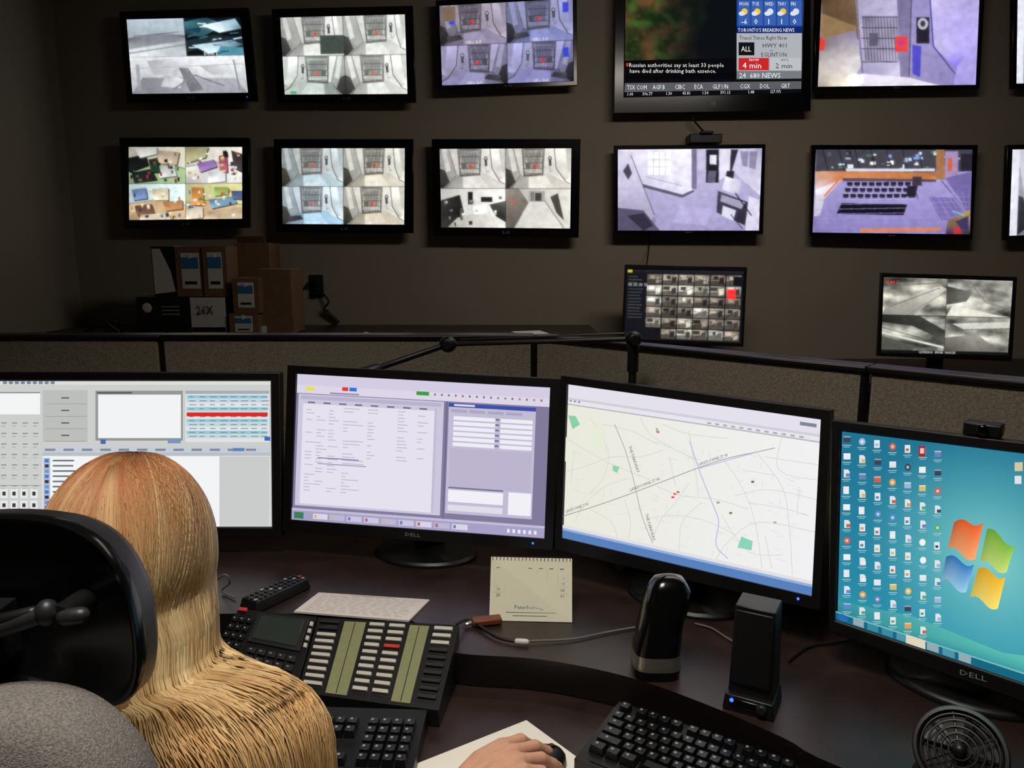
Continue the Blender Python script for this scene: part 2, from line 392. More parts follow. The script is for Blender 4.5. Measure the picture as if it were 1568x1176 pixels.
# T1
Sp=[(194,30),(368,26),(380,142),(203,144)]; c=Canvas(Sp)
c.r(0,0,1,1,(20,22,24))
s=Sub(c,0,0,.497,.5); s.grid(8,6,lambda x,y: mix((172,186,196),(130,136,144),y)); s.n([(0,.5),(.6,.38),(1,.45),(1,.6),(0,.75)],[(95,98,104),(120,124,130),(86,90,96),(140,144,150),(150,154,160)]); s.n([(0,.8),(1,.6),(1,1),(0,1)],[(200,205,210),(150,156,162),(175,180,186),(215,218,222)]); s.ln([(0,.9),(1,.7)],.03,(120,124,130)); s.ln([(.1,.45),(.9,.36)],.02,(90,96,100))
s=Sub(c,.503,0,1,.5); s.r(0,0,1,1,(10,16,20)); s.n([(0,.1),(.4,0),(.7,.2),(.3,.5),(0,.45)],[(60,110,125),(30,60,70),(90,140,150),(40,80,90),(20,40,46)]); s.n([(.3,.2),(.9,.05),(1,.3),(.6,.4)],[(235,245,250),(150,190,205),(90,130,145),(215,232,240)]); s.n([(0,.6),(.5,.45),(1,.55),(1,.8),(.4,.7),(0,.9)],(28,40,46)); s.n([(.1,.72),(.8,.6),(1,.72),(.4,.95)],[(180,205,215),(120,150,165),(60,90,100),(200,225,235)]); s.n([(.6,.75),(1,.8),(1,1),(.5,1)],(75,130,150)); s.n([(0,.3),(.3,.25),(.25,.4)],(20,60,80))
for k in range(14): a,b=rr.random(),rr.random(); s.ln([(a,b),(a+.15,b+rr.uniform(-.1,.02))],.025,rr.choice([(12,18,22),(200,220,230),(60,100,115)]))
s=Sub(c,0,.505,1,1); s.grid(10,5,lambda x,y: mix((212,215,217),(158,160,166),y*.8+.2*math.sin(6*x)))
for pts,co_ in (([(.15,.1),(.45,.05),(.55,.35),(.2,.5)],(182,184,190)),([(.1,.55),(.9,.6),(1,1),(0,1)],(148,149,157)),([(.42,.3),(.5,.3),(.62,.9),(.5,.95)],(116,116,124)),([(.3,.5),(.45,.6),(.42,.85),(.25,.8)],(195,197,202)),([(.6,.25),(.85,.2),(.9,.5),(.7,.5)],(190,192,195))): s.n(pts,[sh(co_,.85),sh(co_,1.1),sh(co_,1.0),sh(co_,.9)])
s.r(.05,.2,.08,.9,(150,150,156)); s.ln([(.55,.5),(.8,.8)],.04,(120,120,126)); s.ln([(.55,.5),(.35,.9)],.03,(120,120,126)); s.ln([(.9,.1),(.93,.9)],.02,(120,122,128)); s.ln([(0,.3),(1,.22)],.015,(150,152,158))
c.text('Sally',.1,.49,.045,(240,240,240),1.6); c.text('Dock 1',.65,.49,.045,(240,240,240),1.6)
tv([(183,18),(380,12),(394,155),(195,157)],Sp,c,led=M_ledb)
# T2
Sp=[(429,27),(620,22),(624,144),(436,145)]; c=Canvas(Sp)
W1=(210,211,205)
quad4(c,[lambda s:cell(s,W1,(184,186,182),(124,124,120),(225,70,45),rr),lambda s:cell(s,(214,216,211),(188,190,184),(124,126,122),(215,90,60),rr),lambda s:(cell(s,(206,212,206),(168,177,172),(118,120,116),(220,90,60),rr),s.r(.1,.9,.2,.98,(60,170,120))),lambda s:cell(s,(218,218,213),(192,194,188),(128,128,122),(215,100,60),rr)])
c.r(.31,.24,.5,.48,(62,70,66))
tv([(416,14),(632,9),(637,157),(425,157)],Sp,c)
# T3
Sp=[(673,9),(877,-2),(878,124),(677,131)]; c=Canvas(Sp)
quad4(c,[lambda s:cell(s,(150,142,160),(124,116,140),(96,88,92),(225,50,40),rr,True),lambda s:cell(s,(142,144,184),(112,116,162),(88,86,102),(225,45,45),rr,True),lambda s:cell(s,(150,145,176),(124,121,156),(90,84,98),(225,50,40),rr,True),lambda s:cell(s,(146,145,186),(116,115,160),(88,84,100),(225,50,45),rr,True)])
for x,y in ((.07,.12),(.92,.04),(.92,.58)): c.r(x,y,x+.045,y+.12,(56,66,190))
c.r(.02,.02,.12,.2,(116,96,80))
tv([(667,1),(883,-9),(884,131),(672,139)],Sp,c)
# T4 news TV
Sp=[(957,-40),(1231,-44),(1227,142),(955,149)]; c=Canvas(Sp); c.r(0,0,1,1,(8,8,10))
c.p([(957,-40),(1128,-42),(1128,84),(957,92)],(12,14,14))
def mp(x,y):
    g=MN.fractal(Vector((x*7,y*5,1)),.8,2.2,5); k=max(0,min(1,(1.0-x*1.1-y*.1+.35*MN.noise(Vector((x*3,y*3,4))))*1.6-.2)); q=max(0,min(1,.45+g*.9))
    a=mix((26,44,20),(104,72,44),q); a=mix(a,(66,92,40),max(0,min(1,MN.noise(Vector((x*9,y*8,9)))*1.6))); return mix((13,16,20),a,k)
s=Sub(c,0.005,.0,.625,.715); s.grid(90,70,mp)
c.p([(957,92),(1128,88),(1127,112),(956,116)],(10,10,12))
c.tp('Russian authorities say at least 33 people',963,102,6.3,(230,230,230),squash=.98)
c.tp('have died after drinking bath essence.',964,111,6.3,(230,230,230),squash=.98); c.rp(959,96,962,101,(230,50,50))
c.p([(1129,-42),(1231,-44),(1229,40),(1129,40)],(34,70,150))
for i,(d,t) in enumerate(zip(('MON','TUE','WED','THU','FRI'),('-6','0','1','1','0'))):
    u=1132+i*19.5; c.rp(u,0,u+17.5,38,(58,98,178)); c.tp(d,u+1,8,5.5,(245,245,245),squash=.75); c.p([(u+9+5*math.cos(a),17+5*math.sin(a)) for a in [k*.7 for k in range(9)]],(245,200,60) if i in (0,1,3) else (220,225,235)); c.p([(u+5+5*math.cos(a),20+3.5*math.sin(a)) for a in [k*.7 for k in range(9)]],(225,230,240)); c.tp(t,u+4,36,8,(255,255,255))
c.rp(1129,-30,1231,-4,(205,210,220)); c.tp('SUNDAY',1140,-12,10,(30,40,80))
c.rp(1129,40,1228,50,(16,40,110)); c.tp('TORONTO\'S BREAKING NEWS',1131,48,5.8,(250,250,250),squash=.75)
c.rp(1129,50,1228,108,(176,180,186)); c.tp('Travel Times Right Now',1133,60,6,(20,20,30),squash=.85)
c.rp(1132,64,1156,84,(20,20,22)); c.tp('ALL',1136,78,8,(240,240,240),squash=.8); c.tp('HWY 401',1168,72,6.5,(20,20,30)); c.tp('to',1180,78,4,(20,20,30)); c.tp('EGLINTON',1166,86,6.5,(20,20,30),squash=.85)
c.rp(1132,88,1178,107,(205,38,42)); c.tp('NOW',1148,93,4,(255,255,255)); c.tp('4 min',1138,104,9,(255,255,255))
c.rp(1180,88,1226,107,(190,194,198)); c.tp('AVG',1196,93,4,(40,40,40)); c.tp('2 min',1188,104,8,(20,20,30))
c.rp(1129,108,1228,122,(120,124,130)); c.tp('24  680 NEWS',1133,119,8,(235,240,250),squash=.9)
c.p([(956,122),(1228,120),(1227,142),(955,148)],(14,14,18)); c.p([(957,127),(1227,124),(1227,136),(956,141)],(92,94,100))
for u,t in ((960,'TSX COM'),(1000,'AGF.B'),(1034,'CIBC'),(1064,'ECA'),(1092,'GLF.UN'),(1134,'CGX'),(1164,'DOL'),(1196,'GRT')): c.tp(t,u,137-(u-960)*.01,7,(235,236,240),squash=.72)
for u,t in ((960,'1.00'),(984,'396.77'),(1020,'1.30'),(1046,'43.81'),(1076,'1.54'),(1104,'391.13'),(1146,'1.48'),(1180,'(27.97)')): c.tp(t,u,146.5-(u-960)*.018,5,(225,225,225),squash=.8)
g,O,S=tv([(943,-56),(1241,-60),(1241,170),(940,174)],Sp,c,mt=M_screen,logo='TOSHIBA',name='news_tv')
# T5
Sp=[(1258,-12),(1500,-12),(1494,130),(1252,133)]; c=Canvas(Sp)
c.grid(10,6,lambda x,y: mix((158,150,186),(128,120,172),x))
c.p([(1258,-12),(1312,-12),(1316,60),(1268,66),(1256,60)],[(80,60,46),(120,94,70),(110,86,64),(84,66,50),(70,54,42)]); c.p([(1258,20),(1312,40),(1312,48),(1256,62)],(134,108,76))
c.p([(1252,60),(1312,46),(1320,100),(1300,133),(1252,133)],[(110,100,110),(130,120,150),(200,195,200),(245,235,215),(170,160,150)])
c.p([(1252,55),(1266,62),(1262,76),(1252,78)],(205,60,50))
c.p([(1310,-12),(1374,-12),(1384,118),(1322,112)],[(150,144,172),(176,170,200),(190,184,210),(150,144,176)])
c.p([(1322,24),(1374,24),(1377,94),(1327,92)],[(120,114,140),(150,144,170),(170,164,190),(130,124,150)])
for k in range(12): c.lp([(1322+k*4.7,26),(1327+k*4.6,93)],1.1,(66,60,80))
for v in (26,42,58,74,94): c.lp([(1320,v),(1376,v)],1.6,(66,60,80))
c.rp(1332,50,1346,70,(86,78,100)); c.lp([(1312,-12),(1322,112)],1.5,(80,74,100))
c.p([(1374,-12),(1398,-12),(1394,120),(1380,124)],[(100,92,128),(124,116,152),(132,124,160),(110,102,138)]); c.rp(1372,55,1391,79,(205,62,58)); c.rp(1377,61,1385,69,(170,60,130)); c.lp([(1397,-12),(1393,122)],1.5,(60,54,84))
c.rp(1404,26,1424,66,(34,30,44)); c.p([(1414+8*math.cos(a*.6),36+9*math.sin(a*.6)) for a in range(11)],(170,166,180)); c.p([(1414+4*math.cos(a*.6),36+5*math.sin(a*.6)) for a in range(11)],(50,46,60)); c.p([(1398,68),(1412,70),(1410,118),(1398,112)],(74,68,180))
c.p([(1424,-12),(1500,-12),(1498,60),(1470,110),(1430,70)],[(186,178,216),(160,150,200),(175,160,225),(120,100,225),(175,168,210)])
c.lp([(1424,-12),(1430,70),(1476,133)],2.2,(60,54,130)); c.p([(1466,100),(1497,60),(1494,130),(1460,133)],(160,150,215))
c.p([(1320,112),(1392,118),(1440,133),(1300,133)],(215,208,222)); c.p([(1310+14*math.cos(a*.6),122+10*math.sin(a*.6)) for a in range(11)],(255,252,240))
tv([(1250,-20),(1508,-20),(1499,136),(1246,140)],Sp,c,logo='SAMSUNG')
for (Op,Sp) in (([(1551,-20),(1800,-22),(1796,132),(1549,136)],[(1558,-13),(1792,-14),(1788,124),(1556,128)]),([(1542,222),(1800,216),(1796,362),(1537,368)],[(1550,229),(1792,224),(1788,354),(1545,361)])):
    c=Canvas(Sp); c.r(0,0,1,1,(205,206,216)); cell(Sub(c,0,0,1,1),(205,205,218),(160,160,175),(90,90,105),None,rr); c.r(0,0,.05,1,(214,216,226))
    tv(Op,Sp,c,logo='SAMSUNG')
# B1
Sp=[(197,225),(371,225),(371,335),(198,337)]; c=Canvas(Sp)
def mu(c_): g_=sum(c_)/3; return mix(c_,(g_,g_,g_),.22)
def clutter(s,n_,cols,seed):
    r2=random.Random(seed)
    for k in range(n_):
        x,y=r2.random()*.9,.15+r2.random()*.75; w_,h_=r2.uniform(.02,.07),r2.uniform(.03,.11); col=mu(r2.choice(cols)); s.n([(x,y),(x+w_,y-.02),(x+w_*1.1,y+h_),(x+.01,y+h_*1.1)],[col,sh(col,1.15),sh(col,.8),sh(col,.6)])
def room2(s,w_,f_,it): room(s,mu(w_),mu(f_),[(a,mu(b)) for a,b in it])
quad4(c,[lambda s:(room2(s,(186,182,160),(150,176,120),[([(0,.3),(.3,.2),(.35,.5),(0,.7)],(24,26,26)),([(.1,0),(.5,0),(.5,.2),(.2,.3)],(215,215,205)),([(.5,.1),(.9,.15),(.85,.5),(.55,.45)],(196,170,140)),([(.05,.7),(.4,.6),(.5,.9),(.1,1)],(34,38,36)),([(.5,.55),(.8,.5),(.85,.8),(.55,.85)],(200,206,200)),([(.35,.35),(.5,.3),(.55,.7),(.4,.7)],(32,60,40))]),clutter(s,24,[(30,30,32),(210,205,190),(120,100,80),(60,90,60),(160,40,60)],1)),
 lambda s:(room2(s,(210,206,190),(214,212,206),[([(0,0),(.4,0),(.35,.3),(0,.45)],(176,170,120)),([(.2,.45),(.5,.35),(.55,.55),(.25,.7)],(150,110,185)),([(.58,.25),(.72,.22),(.74,.7),(.6,.72)],(196,80,100)),([(.4,.7),(.7,.65),(.7,.95),(.4,1)],(232,232,234)),([(.8,.1),(1,.2),(1,.7),(.85,.6)],(70,60,60)),([(.65,.12),(.72,.1),(.74,.26),(.66,.26)],(30,24,30))]),clutter(s,24,[(225,225,225),(150,120,170),(180,60,80),(60,50,60),(210,190,120)],2)),
 lambda s:(room2(s,(190,214,214),(214,178,124),[([(.05,.15),(.3,.1),(.33,.4),(.08,.45)],(110,140,196)),([(.4,.15),(.7,.1),(.7,.45),(.45,.45)],(224,212,176)),([(.1,.6),(.4,.55),(.45,.8),(.15,.88)],(130,84,58)),([(.6,.5),(.95,.45),(.95,.7),(.65,.75)],(205,140,80)),([(.2,.85),(.7,.8),(.75,1),(.2,1)],(232,214,176))]),clutter(s,24,[(225,225,215),(90,120,180),(200,110,50),(60,60,70),(235,215,160)],3)),
 lambda s:(room2(s,(200,196,130),(214,172,120),[([(.1,.1),(.3,.1),(.32,.6),(.12,.6)],(230,140,50)),([(.4,.45),(.85,.35),(.9,.55),(.45,.7)],(110,160,190)),([(.5,.1),(.75,.1),(.75,.3),(.5,.35)],(160,190,90)),([(.4,.78),(1,.65),(1,1),(.3,1)],(220,190,146)),([(.8,.2),(1,.2),(1,.45),(.82,.42)],(80,100,150)),([(0,.6),(.3,.65),(.3,.95),(0,1)],(228,212,186))]),clutter(s,24,[(235,225,205),(80,110,170),(220,130,40),(70,60,50),(120,150,70)],4))])
tv([(183,211),(382,211),(382,349),(190,350)],Sp,c)
# B2
Sp=[(431,227),(620,227),(619,344),(433,343)]; c=Canvas(Sp)
quad4(c,[lambda s:cell(s,(182,190,190),(158,174,180),(124,118,110),(225,80,45),rr),lambda s:cell(s,(206,206,196),(190,184,170),(124,118,108),(225,80,40),rr),lambda s:cell(s,(192,205,212),(152,182,202),(118,116,112),(220,100,70),rr,True),lambda s:cell(s,(208,206,196),(184,176,160),(122,116,106),(225,80,40),rr)])
tv([(419,213),(633,213),(633,357),(423,356)],Sp,c)
# B3
Sp=[(673,228),(875,227),(873,350),(676,348)]; c=Canvas(Sp)
def dark(s,flip=0):
    s.grid(5,4,lambda x,y: sh((218,217,212),.8+.25*x)); s.n([(0,.3),(.3,.15),(.36,.6),(.2,1),(0,1)],[(50,49,48),(30,29,28),(24,24,24),(40,39,38),(60,58,56)]); s.n([(.25,.75),(.75,.55),(.9,1),(.1,1)],[(180,178,170),(205,203,196),(215,213,206),(150,148,140)]); s.r(.42,.08,.5,.4,(24,24,26)); s.r(.62,.2,.8,.34,(34,34,36)); s.n([(.75,.4),(1,.3),(1,.85),(.85,.7)],[(60,58,56),(90,88,86),(50,48,46),(40,38,36)]); s.n([(.5,.45),(.7,.4),(.72,.62),(.52,.66)],(232,231,225)); s.r(.3,.5,.34,.8,(80,78,74)); clutter(s,14,[(50,48,48),(220,218,212),(120,118,112)],8)
def hall(s):
    s.grid(5,4,lambda x,y: sh((206,204,196),.75+.3*x)); s.n([(.35,.3),(.6,.3),(.9,1),(.15,1)],[(190,188,180),(200,198,190),(222,220,212),(200,198,190)]); s.r(.35,.05,.6,.32,(150,148,142)); s.n([(0,0),(.2,0),(.35,.35),(.12,1),(0,1)],[(140,130,120),(120,112,104),(110,102,94),(80,74,68),(100,94,88)]); s.r(.08,.3,.12,.38,(215,70,50)); s.n([(.68,.2),(.8,.1),(.9,.8),(.78,.6)],(70,64,58)); s.r(.45,.1,.55,.3,(60,58,56)); s.ln([(.6,.3),(.9,1)],.02,(100,96,90)); s.r(.38,.08,.43,.3,(110,108,104))
quad4(c,[lambda s:cell(s,(208,205,200),(182,180,174),(118,112,106),(225,70,40),rr),lambda s:cell(s,(213,210,202),(188,183,175),(120,112,104),(230,60,35),rr),dark,hall])
tv([(661,213),(889,213),(886,364),(664,361)],Sp,c)
# B4
Sp=[(946,229),(1167,227),(1162,353),(946,353)]; c=Canvas(Sp)
c.grid(10,7,lambda x,y: mix((176,170,200),(150,143,184),y))
c.p([(946,229),(990,229),(985,296),(1005,340),(946,353)],[(205,202,220),(220,216,232),(196,190,212),(130,122,150),(60,56,74)])
c.p([(946,262),(966,238),(1002,330),(985,353),(946,353)],[(192,186,212),(205,200,222),(160,154,182),(140,134,160),(170,164,190)]); c.p([(946,318),(985,322),(1010,353),(946,353)],(84,78,102)); c.lp([(966,238),(1002,330)],1.2,(80,74,96)); c.p([(954,262),(962,250),(968,266),(962,276)],(70,64,80))
c.p([(985,229),(1062,229),(1062,290),(1044,298),(984,282)],[(216,212,230),(232,228,242),(214,210,228),(200,196,216),(190,186,208)]); c.rp(992,234,1026,268,(242,240,250))
for u in (1000,1009,1018): c.lp([(u,234),(u,268)],.9,(150,145,170))
for v in (245,256): c.lp([(992,v),(1026,v)],.9,(150,145,170))
c.lp([(986,270),(1044,285)],1,(150,145,170)); c.p([(984,282),(1044,298),(1062,290),(1062,294),(1044,303),(984,287)],(84,78,100)); c.rp(1058,229,1066,290,(110,102,130))
c.rp(1066,229,1084,262,(180,174,200)); c.rp(1080,229,1100,280,(30,28,38)); c.rp(1086,238,1096,252,(215,215,225)); c.p([(1084,262),(1096,262),(1094,280),(1082,278)],(90,86,104)); c.p([(1100,229),(1118,229),(1116,268),(1100,276)],(210,205,225))
c.p([(1118,229),(1130,229),(1126,262),(1116,268)],(44,40,54)); c.p([(1130,229),(1167,229),(1164,300),(1120,262)],[(200,195,220),(170,165,195),(205,200,222),(190,185,210)]); c.p([(1132,232),(1160,232),(1156,260),(1136,254)],(134,128,158)); c.lp([(1146,232),(1145,258)],1.5,(190,186,210))
c.p([(1110,270),(1134,276),(1130,300),(1104,290)],[(226,222,238),(190,186,206),(160,156,180),(210,206,224)]); c.p([(1112,262),(1124,262),(1122,274),(1110,270)],(38,36,46)); c.p([(1098,292),(1146,310),(1140,345),(1096,325)],[(70,64,82),(50,46,60),(40,36,50),(60,54,72)]); c.p([(1104,298),(1140,310),(1134,320),(1102,308)],(150,146,172)); c.p([(1106,315),(1126,322),(1122,338),(1104,330)],(198,196,214)); c.p([(1146,300),(1162,306),(1162,353),(1140,353)],(205,200,220)); c.lp([(1125,296),(1150,330)],2,(30,28,38)); c.lp([(1118,328),(1136,350)],1.5,(40,36,50)); c.p([(960,330),(986,326),(1000,345),(985,353)],(50,46,60)); c.p([(1040,315),(1090,320),(1080,345),(1030,340)],(166,158,200))
tv([(940,223),(1172,221),(1168,359),(940,358)],Sp,c,logo='SAMSUNG')
# B5
Sp=[(1249,229),(1489,229),(1485,359),(1244,356)]; c=Canvas(Sp)
c.grid(14,8,lambda x,y: mix((164,155,202),(128,118,174),y))
c.p([(1249,229),(1489,229),(1489,262),(1249,268)],(64,62,72))
for k in range(46):
    u=1262+rr.random()*205; v=231+rr.random()*26; c.rp(u,v,u+rr.uniform(2,9),v+rr.uniform(2,7),rr.choice([(215,220,230),(120,150,205),(70,110,80),(235,235,225),(90,86,96),(180,205,235),(40,38,46),(150,160,190)]))
for k in range(7): c.lp([(1260+k*24,229),(1268+k*24,262)],1.2,(25,25,32))
c.rp(1295,258,1430,262,(200,200,214)); c.p([(1290,262),(1432,264),(1432,274),(1290,272)],[(176,112,70),(150,92,56),(190,120,70),(200,130,80)]); c.p([(1290,272),(1432,274),(1432,278),(1290,277)],(80,66,80)); c.p([(1249,262),(1292,262),(1290,274),(1262,300),(1249,300)],[(196,150,110),(180,120,80),(190,110,60),(225,215,225),(205,210,220)])
c.p([(1249,290),(1288,274),(1262,304),(1256,330),(1247,330)],[(232,228,238),(200,190,210),(190,186,200),(160,156,180),(210,206,220)]); c.lp([(1290,268),(1262,300)],3,(205,110,50))
c.p([(1432,229),(1445,229),(1446,275),(1432,274)],(150,104,70)); c.rp(1446,232,1466,270,(150,130,170)); c.rp(1470,236,1489,262,(40,36,50)); c.rp(1450,242,1457,262,(190,90,60)); c.p([(1446,272),(1489,262),(1489,330)],(106,94,150)); c.lp([(1440,276),(1489,330)],1.5,(60,50,90))
for j in range(3):
    for i in range(10): u=1296+i*11-j*3; v=278+j*9; c.rp(u,v,u+9,v+5,(30,28,44)); c.rp(u+1,v+5,u+8,v+7,(70,64,96)); c.lp([(u,v+8),(u+9,v+8)],.8,(184,178,205))
c.rp(1396,270,1410,284,(60,50,66)); c.p([(1388,284),(1404,284),(1400,302),(1386,300)],(34,30,44)); c.lp([(1398,284),(1404,304)],1.5,(40,36,50))
c.p([(1288,310),(1388,312),(1382,329),(1280,327)],(18,16,26)); c.p([(1420,300),(1460,302),(1485,340),(1440,336)],(112,98,158))
for k in range(9): c.lp([(1410+k*9,292),(1440+k*12,350)],.6,(150,140,192))
for k in range(8): c.lp([(1250,306+k*7),(1485,300+k*8)],.5,(146,136,190))
c.p([(1316,350),(1440,348),(1440,353),(1316,355)],(206,120,66)); c.p([(1450,338),(1484,320),(1485,359),(1446,359)],[(120,100,60),(170,140,70),(50,44,70),(80,40,90)]); c.p([(1462,338),(1482,330),(1482,352),(1470,350)],(60,50,90)); c.lp([(1457,322),(1476,329)],1.8,(90,190,215)); c.p([(1458,350),(1468,346),(1472,358),(1460,358)],(180,50,56))
tv([(1243,222),(1497,222),(1488,367),(1240,361)],Sp,c,logo='SAMSUNG')
# small monitors on rear counter
Sp=[(960,412),(1139,415),(1134,524),(956,517)]; c=Canvas(Sp)
c.r(0,0,1,1,(22,22,26)); c.r(0,0,1,.05,(30,30,36)); c.r(.01,.01,.05,.05,(200,180,60))
for k in range(14): c.r(.02,.1+k*.045,.06+rr.uniform(.03,.09),.115+k*.045,(60,62,66))
for v in range(4): c.r(.02+v*.045,.2,.05+v*.045,.24,(110,110,114))
for j in range(6):
    for i in range(6):
        x0=.18+i*.135;y0=.07+j*.155
        if (i,j)==(0,5): continue
        base=rr.choice([(150,140,126),(170,164,150),(120,110,100),(190,186,176),(140,130,120)])
        q=Sub(c,x0,y0,x0+.125,y0+.14); q.grid(2,2,lambda a,b: sh(base,.7+.5*rr.random()))
        q.n([(0,.6),(.5,.4+.2*rr.random()),(1,.7),(1,1),(0,1)],sh(base,.55)); q.r(.3*rr.random(),.1,.5,.45,sh(base,rr.choice([.35,1.25]))); q.n([(.6,.3),(.9,.2),(.9,.8),(.6,.9)],sh(base,rr.choice([.3,.5,1.2]))); q.ln([(rr.random(),0),(rr.random(),1)],.06,sh(base,.3)); q.ln([(0,rr.random()),(1,rr.random())],.06,sh(base,.4))
c.rp(1112,443,1126,458,(235,50,45)); c.rp(1122,424,1136,438,(20,20,24))
pl=onY(1045,470,3.8); nn=Vector((-.05,-1,0)).normalized()
display('desk_monitor',[(957,405),(1144,409),(1138,531),(952,523)],Sp,pl,nn,c,M_cctv,.04,.005,None,None,.861,M_blk)
Sp=[(1353,424),(1551,430),(1543,544),(1349,540)]; c=Canvas(Sp); c.r(0,0,1,1,(15,15,15))
def nv(seed,base):
    def f(x,y):
        v=MN.fractal(Vector((x*2.2,y*3,seed*3.7)),.9,2.1,5); return sh(base,max(.2,.85+.75*v))
    return f
for k,b0 in enumerate(((172,170,158),(180,178,168),(150,150,140),(172,170,160))):
    x,y=k%2,k//2; q=Sub(c,x*.503,y*.5,x*.503+.497,y*.5+.49 if y==0 else .955); q.grid(44,30,nv(k+4,b0))
    if k==0: q.n([(.05,.8),(.9,.2),(1,.28),(.5,1),(0,1)],[(160,158,148),(225,222,210),(190,188,178),(150,148,140),(130,128,120)]); q.ln([(0,.25),(.9,.12)],.02,(90,90,84)); q.ln([(.1,.8),(.9,.25)],.02,(100,98,90)); q.ln([(.4,1),(1,.35)],.02,(110,108,100))
    if k==1: q.n([(0,.2),(.4,.35),(.3,.6),(0,.7)],[(60,60,56),(120,118,110),(100,100,92),(70,70,64)]); q.n([(.1,.7),(.8,.95),(1,1),(0,1)],(222,220,206)); q.ln([(.3,0),(.6,.6),(1,.8)],.03,(120,118,110))
    if k==2: q.n([(0,0),(.6,0),(1,.4),(1,.7),(.5,.3),(0,.2)],[(40,42,38),(60,62,56),(50,52,48),(90,92,84),(50,50,46),(30,32,30)]); q.ln([(0,.5),(1,.9)],.06,(215,214,204)); q.n([(0,.6),(.6,.9),(.5,1),(0,1)],(84,86,78)); q.ln([(0,.35),(1,.8)],.02,(70,72,66))
    if k==3: q.n([(.1,.2),(1,.1),(1,.3),(.3,.36)],(205,204,194)); q.n([(0,.6),(.5,.5),(.9,1),(0,1)],[(120,118,110),(150,148,140),(110,108,100),(80,78,72)]); q.ln([(.3,.36),(1,.3)],.02,(90,88,80))
c.r(0,.955,1,1,(20,20,20)); c.text('12/18/2016   MON  14:03:21',.3,.992,.03,(230,230,230),1.75); c.rp(1358,430,1362,434,(235,40,40)); c.tp('REC',1364,435,5,(230,90,90))
pl=onY(1450,480,3.45); nn=Vector((-.12,-1,.0)).normalized()
display('desk_monitor',[(1349,417),(1557,424),(1549,553),(1343,545)],Sp,pl,nn,c,M_night,.04,.005,None,None,.861,M_blk)
# ---------------------------------------------------------------- front monitors
def plane(pL,pR,tilt):
    a=Vector(pL);b=Vector(pR);d=(b-a);d.z=0;d.normalize();n=Vector((d.y,-d.x,0));
    n=(n*math.cos(tilt)+Vector((0,0,1))*math.sin(tilt)).normalized(); return a,n
DZ=.76
# Mon1
Sp=[(-18,582),(416,582),(418,808),(-16,803)]; c=Canvas(Sp); G0=(206,208,206)
c.r(0,0,1,1,G0); c.rp(-20,582,420,589,(222,224,222)); 
for k in range(9): c.rp(4+k*9,584,10+k*9,588,(120,130,150))
c.rp(-20,600,60,634,(245,246,246)); c.rp(-20,600,60,602,(140,145,150))
c.rp(64,597,132,676,(190,192,190)); 
for k in range(4): c.rp(92,608+k*19,104,610+k*19,(90,92,94)); c.lp([(68,618+k*19),(130,618+k*19)],1,(160,162,160))
c.rp(144,598,278,674,(150,152,152)); c.rp(148,604,275,670,(243,245,246)); c.rp(146,600,200,602.5,(90,92,96))
c.rp(282,598,412,676,(225,228,230)); c.rp(282,598,412,603,(170,174,178))
for k in range(11):
    v=605+k*6; col=[(150,202,215),(196,214,220),(225,230,232)][k%3]; c.rp(284,v,410,v+5,col)
    if k!=4:
        for u in range(288,405,16): c.rp(u,v+1.8,u+rr.uniform(6,12),v+2.9,(110,130,145))
c.rp(284,631,410,637,(220,44,40)); c.rp(152,672,160,679,(70,110,170)); c.rp(255,672,275,678,(120,150,190)); c.rp(405,668,414,674,(70,100,200))
for j in range(7):
    for i in range(5): c.rp(-14+i*16,646+j*16,-6+i*16,648+j*16,(150,152,154)); c.rp(-14+i*16,651+j*16,-8+i*16,652.5+j*16,(175,175,175))
c.rp(-18,742,62,743,(150,150,150))
for j in range(2):
    for i in range(5): c.rp(-14+i*15,748+j*18,-3+i*15,762+j*18,(232,234,234)); c.rp(-11+i*15,752+j*18,-6+i*15,758+j*18,(60,60,64))
c.rp(64,684,414,806,(226,228,230)); c.rp(64,684,414,692,(198,206,216)); c.rp(64,692,414,697,(188,192,196))
for k in range(12): c.rp(68+k*28,686,84+k*28,689.5,(130,138,155))
c.rp(356,685,374,690,(90,135,190)); c.rp(66,698,335,806,(244,246,247)); c.rp(335,698,413,806,(203,206,204)); c.rp(66,700,76,806,(176,190,214))
for k in range(12): c.rp(68,702+k*8,74,707+k*8,[(80,120,190),(60,60,70),(120,150,200)][k%3]); c.rp(80,703+k*8,80+rr.uniform(25,45),705.5+k*8,(110,114,122))
pl,n=plane((-.95,1.57,0),(0,1.57,0),math.radians(6))
display('desk_monitor',[(-32,570),(430,570),(432,823),(-30,818)],Sp,pl,n,c,M_screen,.05,.006,'DELL',None,DZ,M_blk,None)
# Mon2
Sp=[(455,572),(843,593),(834,824),(447,795)]; c=Canvas(Sp)
c.grid(6,4,lambda x,y: mix((204,196,222),(196,190,218),y))
c.n([(0,0),(1,0),(1,.075),(0,.075)],(214,206,228)); c.r(0,.075,1,.13,(222,216,232)); c.r(.04,.085,.075,.11,(235,225,90)); c.r(.19,.075,.215,.1,(225,60,60)); c.r(.22,.075,.25,.1,(50,120,220)); c.r(.49,.075,.54,.1,(60,160,70)); c.r(.14,.115,.26,.125,(150,140,170))
for k in range(16): c.r(.56+k*.027,.083,.567+k*.027,.097,rr.choice([(120,120,150),(170,100,110),(140,140,160)]))
c.r(.0,.13,1,.92,(132,124,156)); c.r(.01,.135,.6,.9,(206,200,222))
c.r(.02,.145,.59,.17,(188,180,208)); c.r(.03,.18,.565,.885,(231,227,240)); c.r(.03,.18,.565,.2,(205,200,220))
for k in range(8): c.r(.05+k*.065,.185,.08+k*.065,.195,(110,105,130))
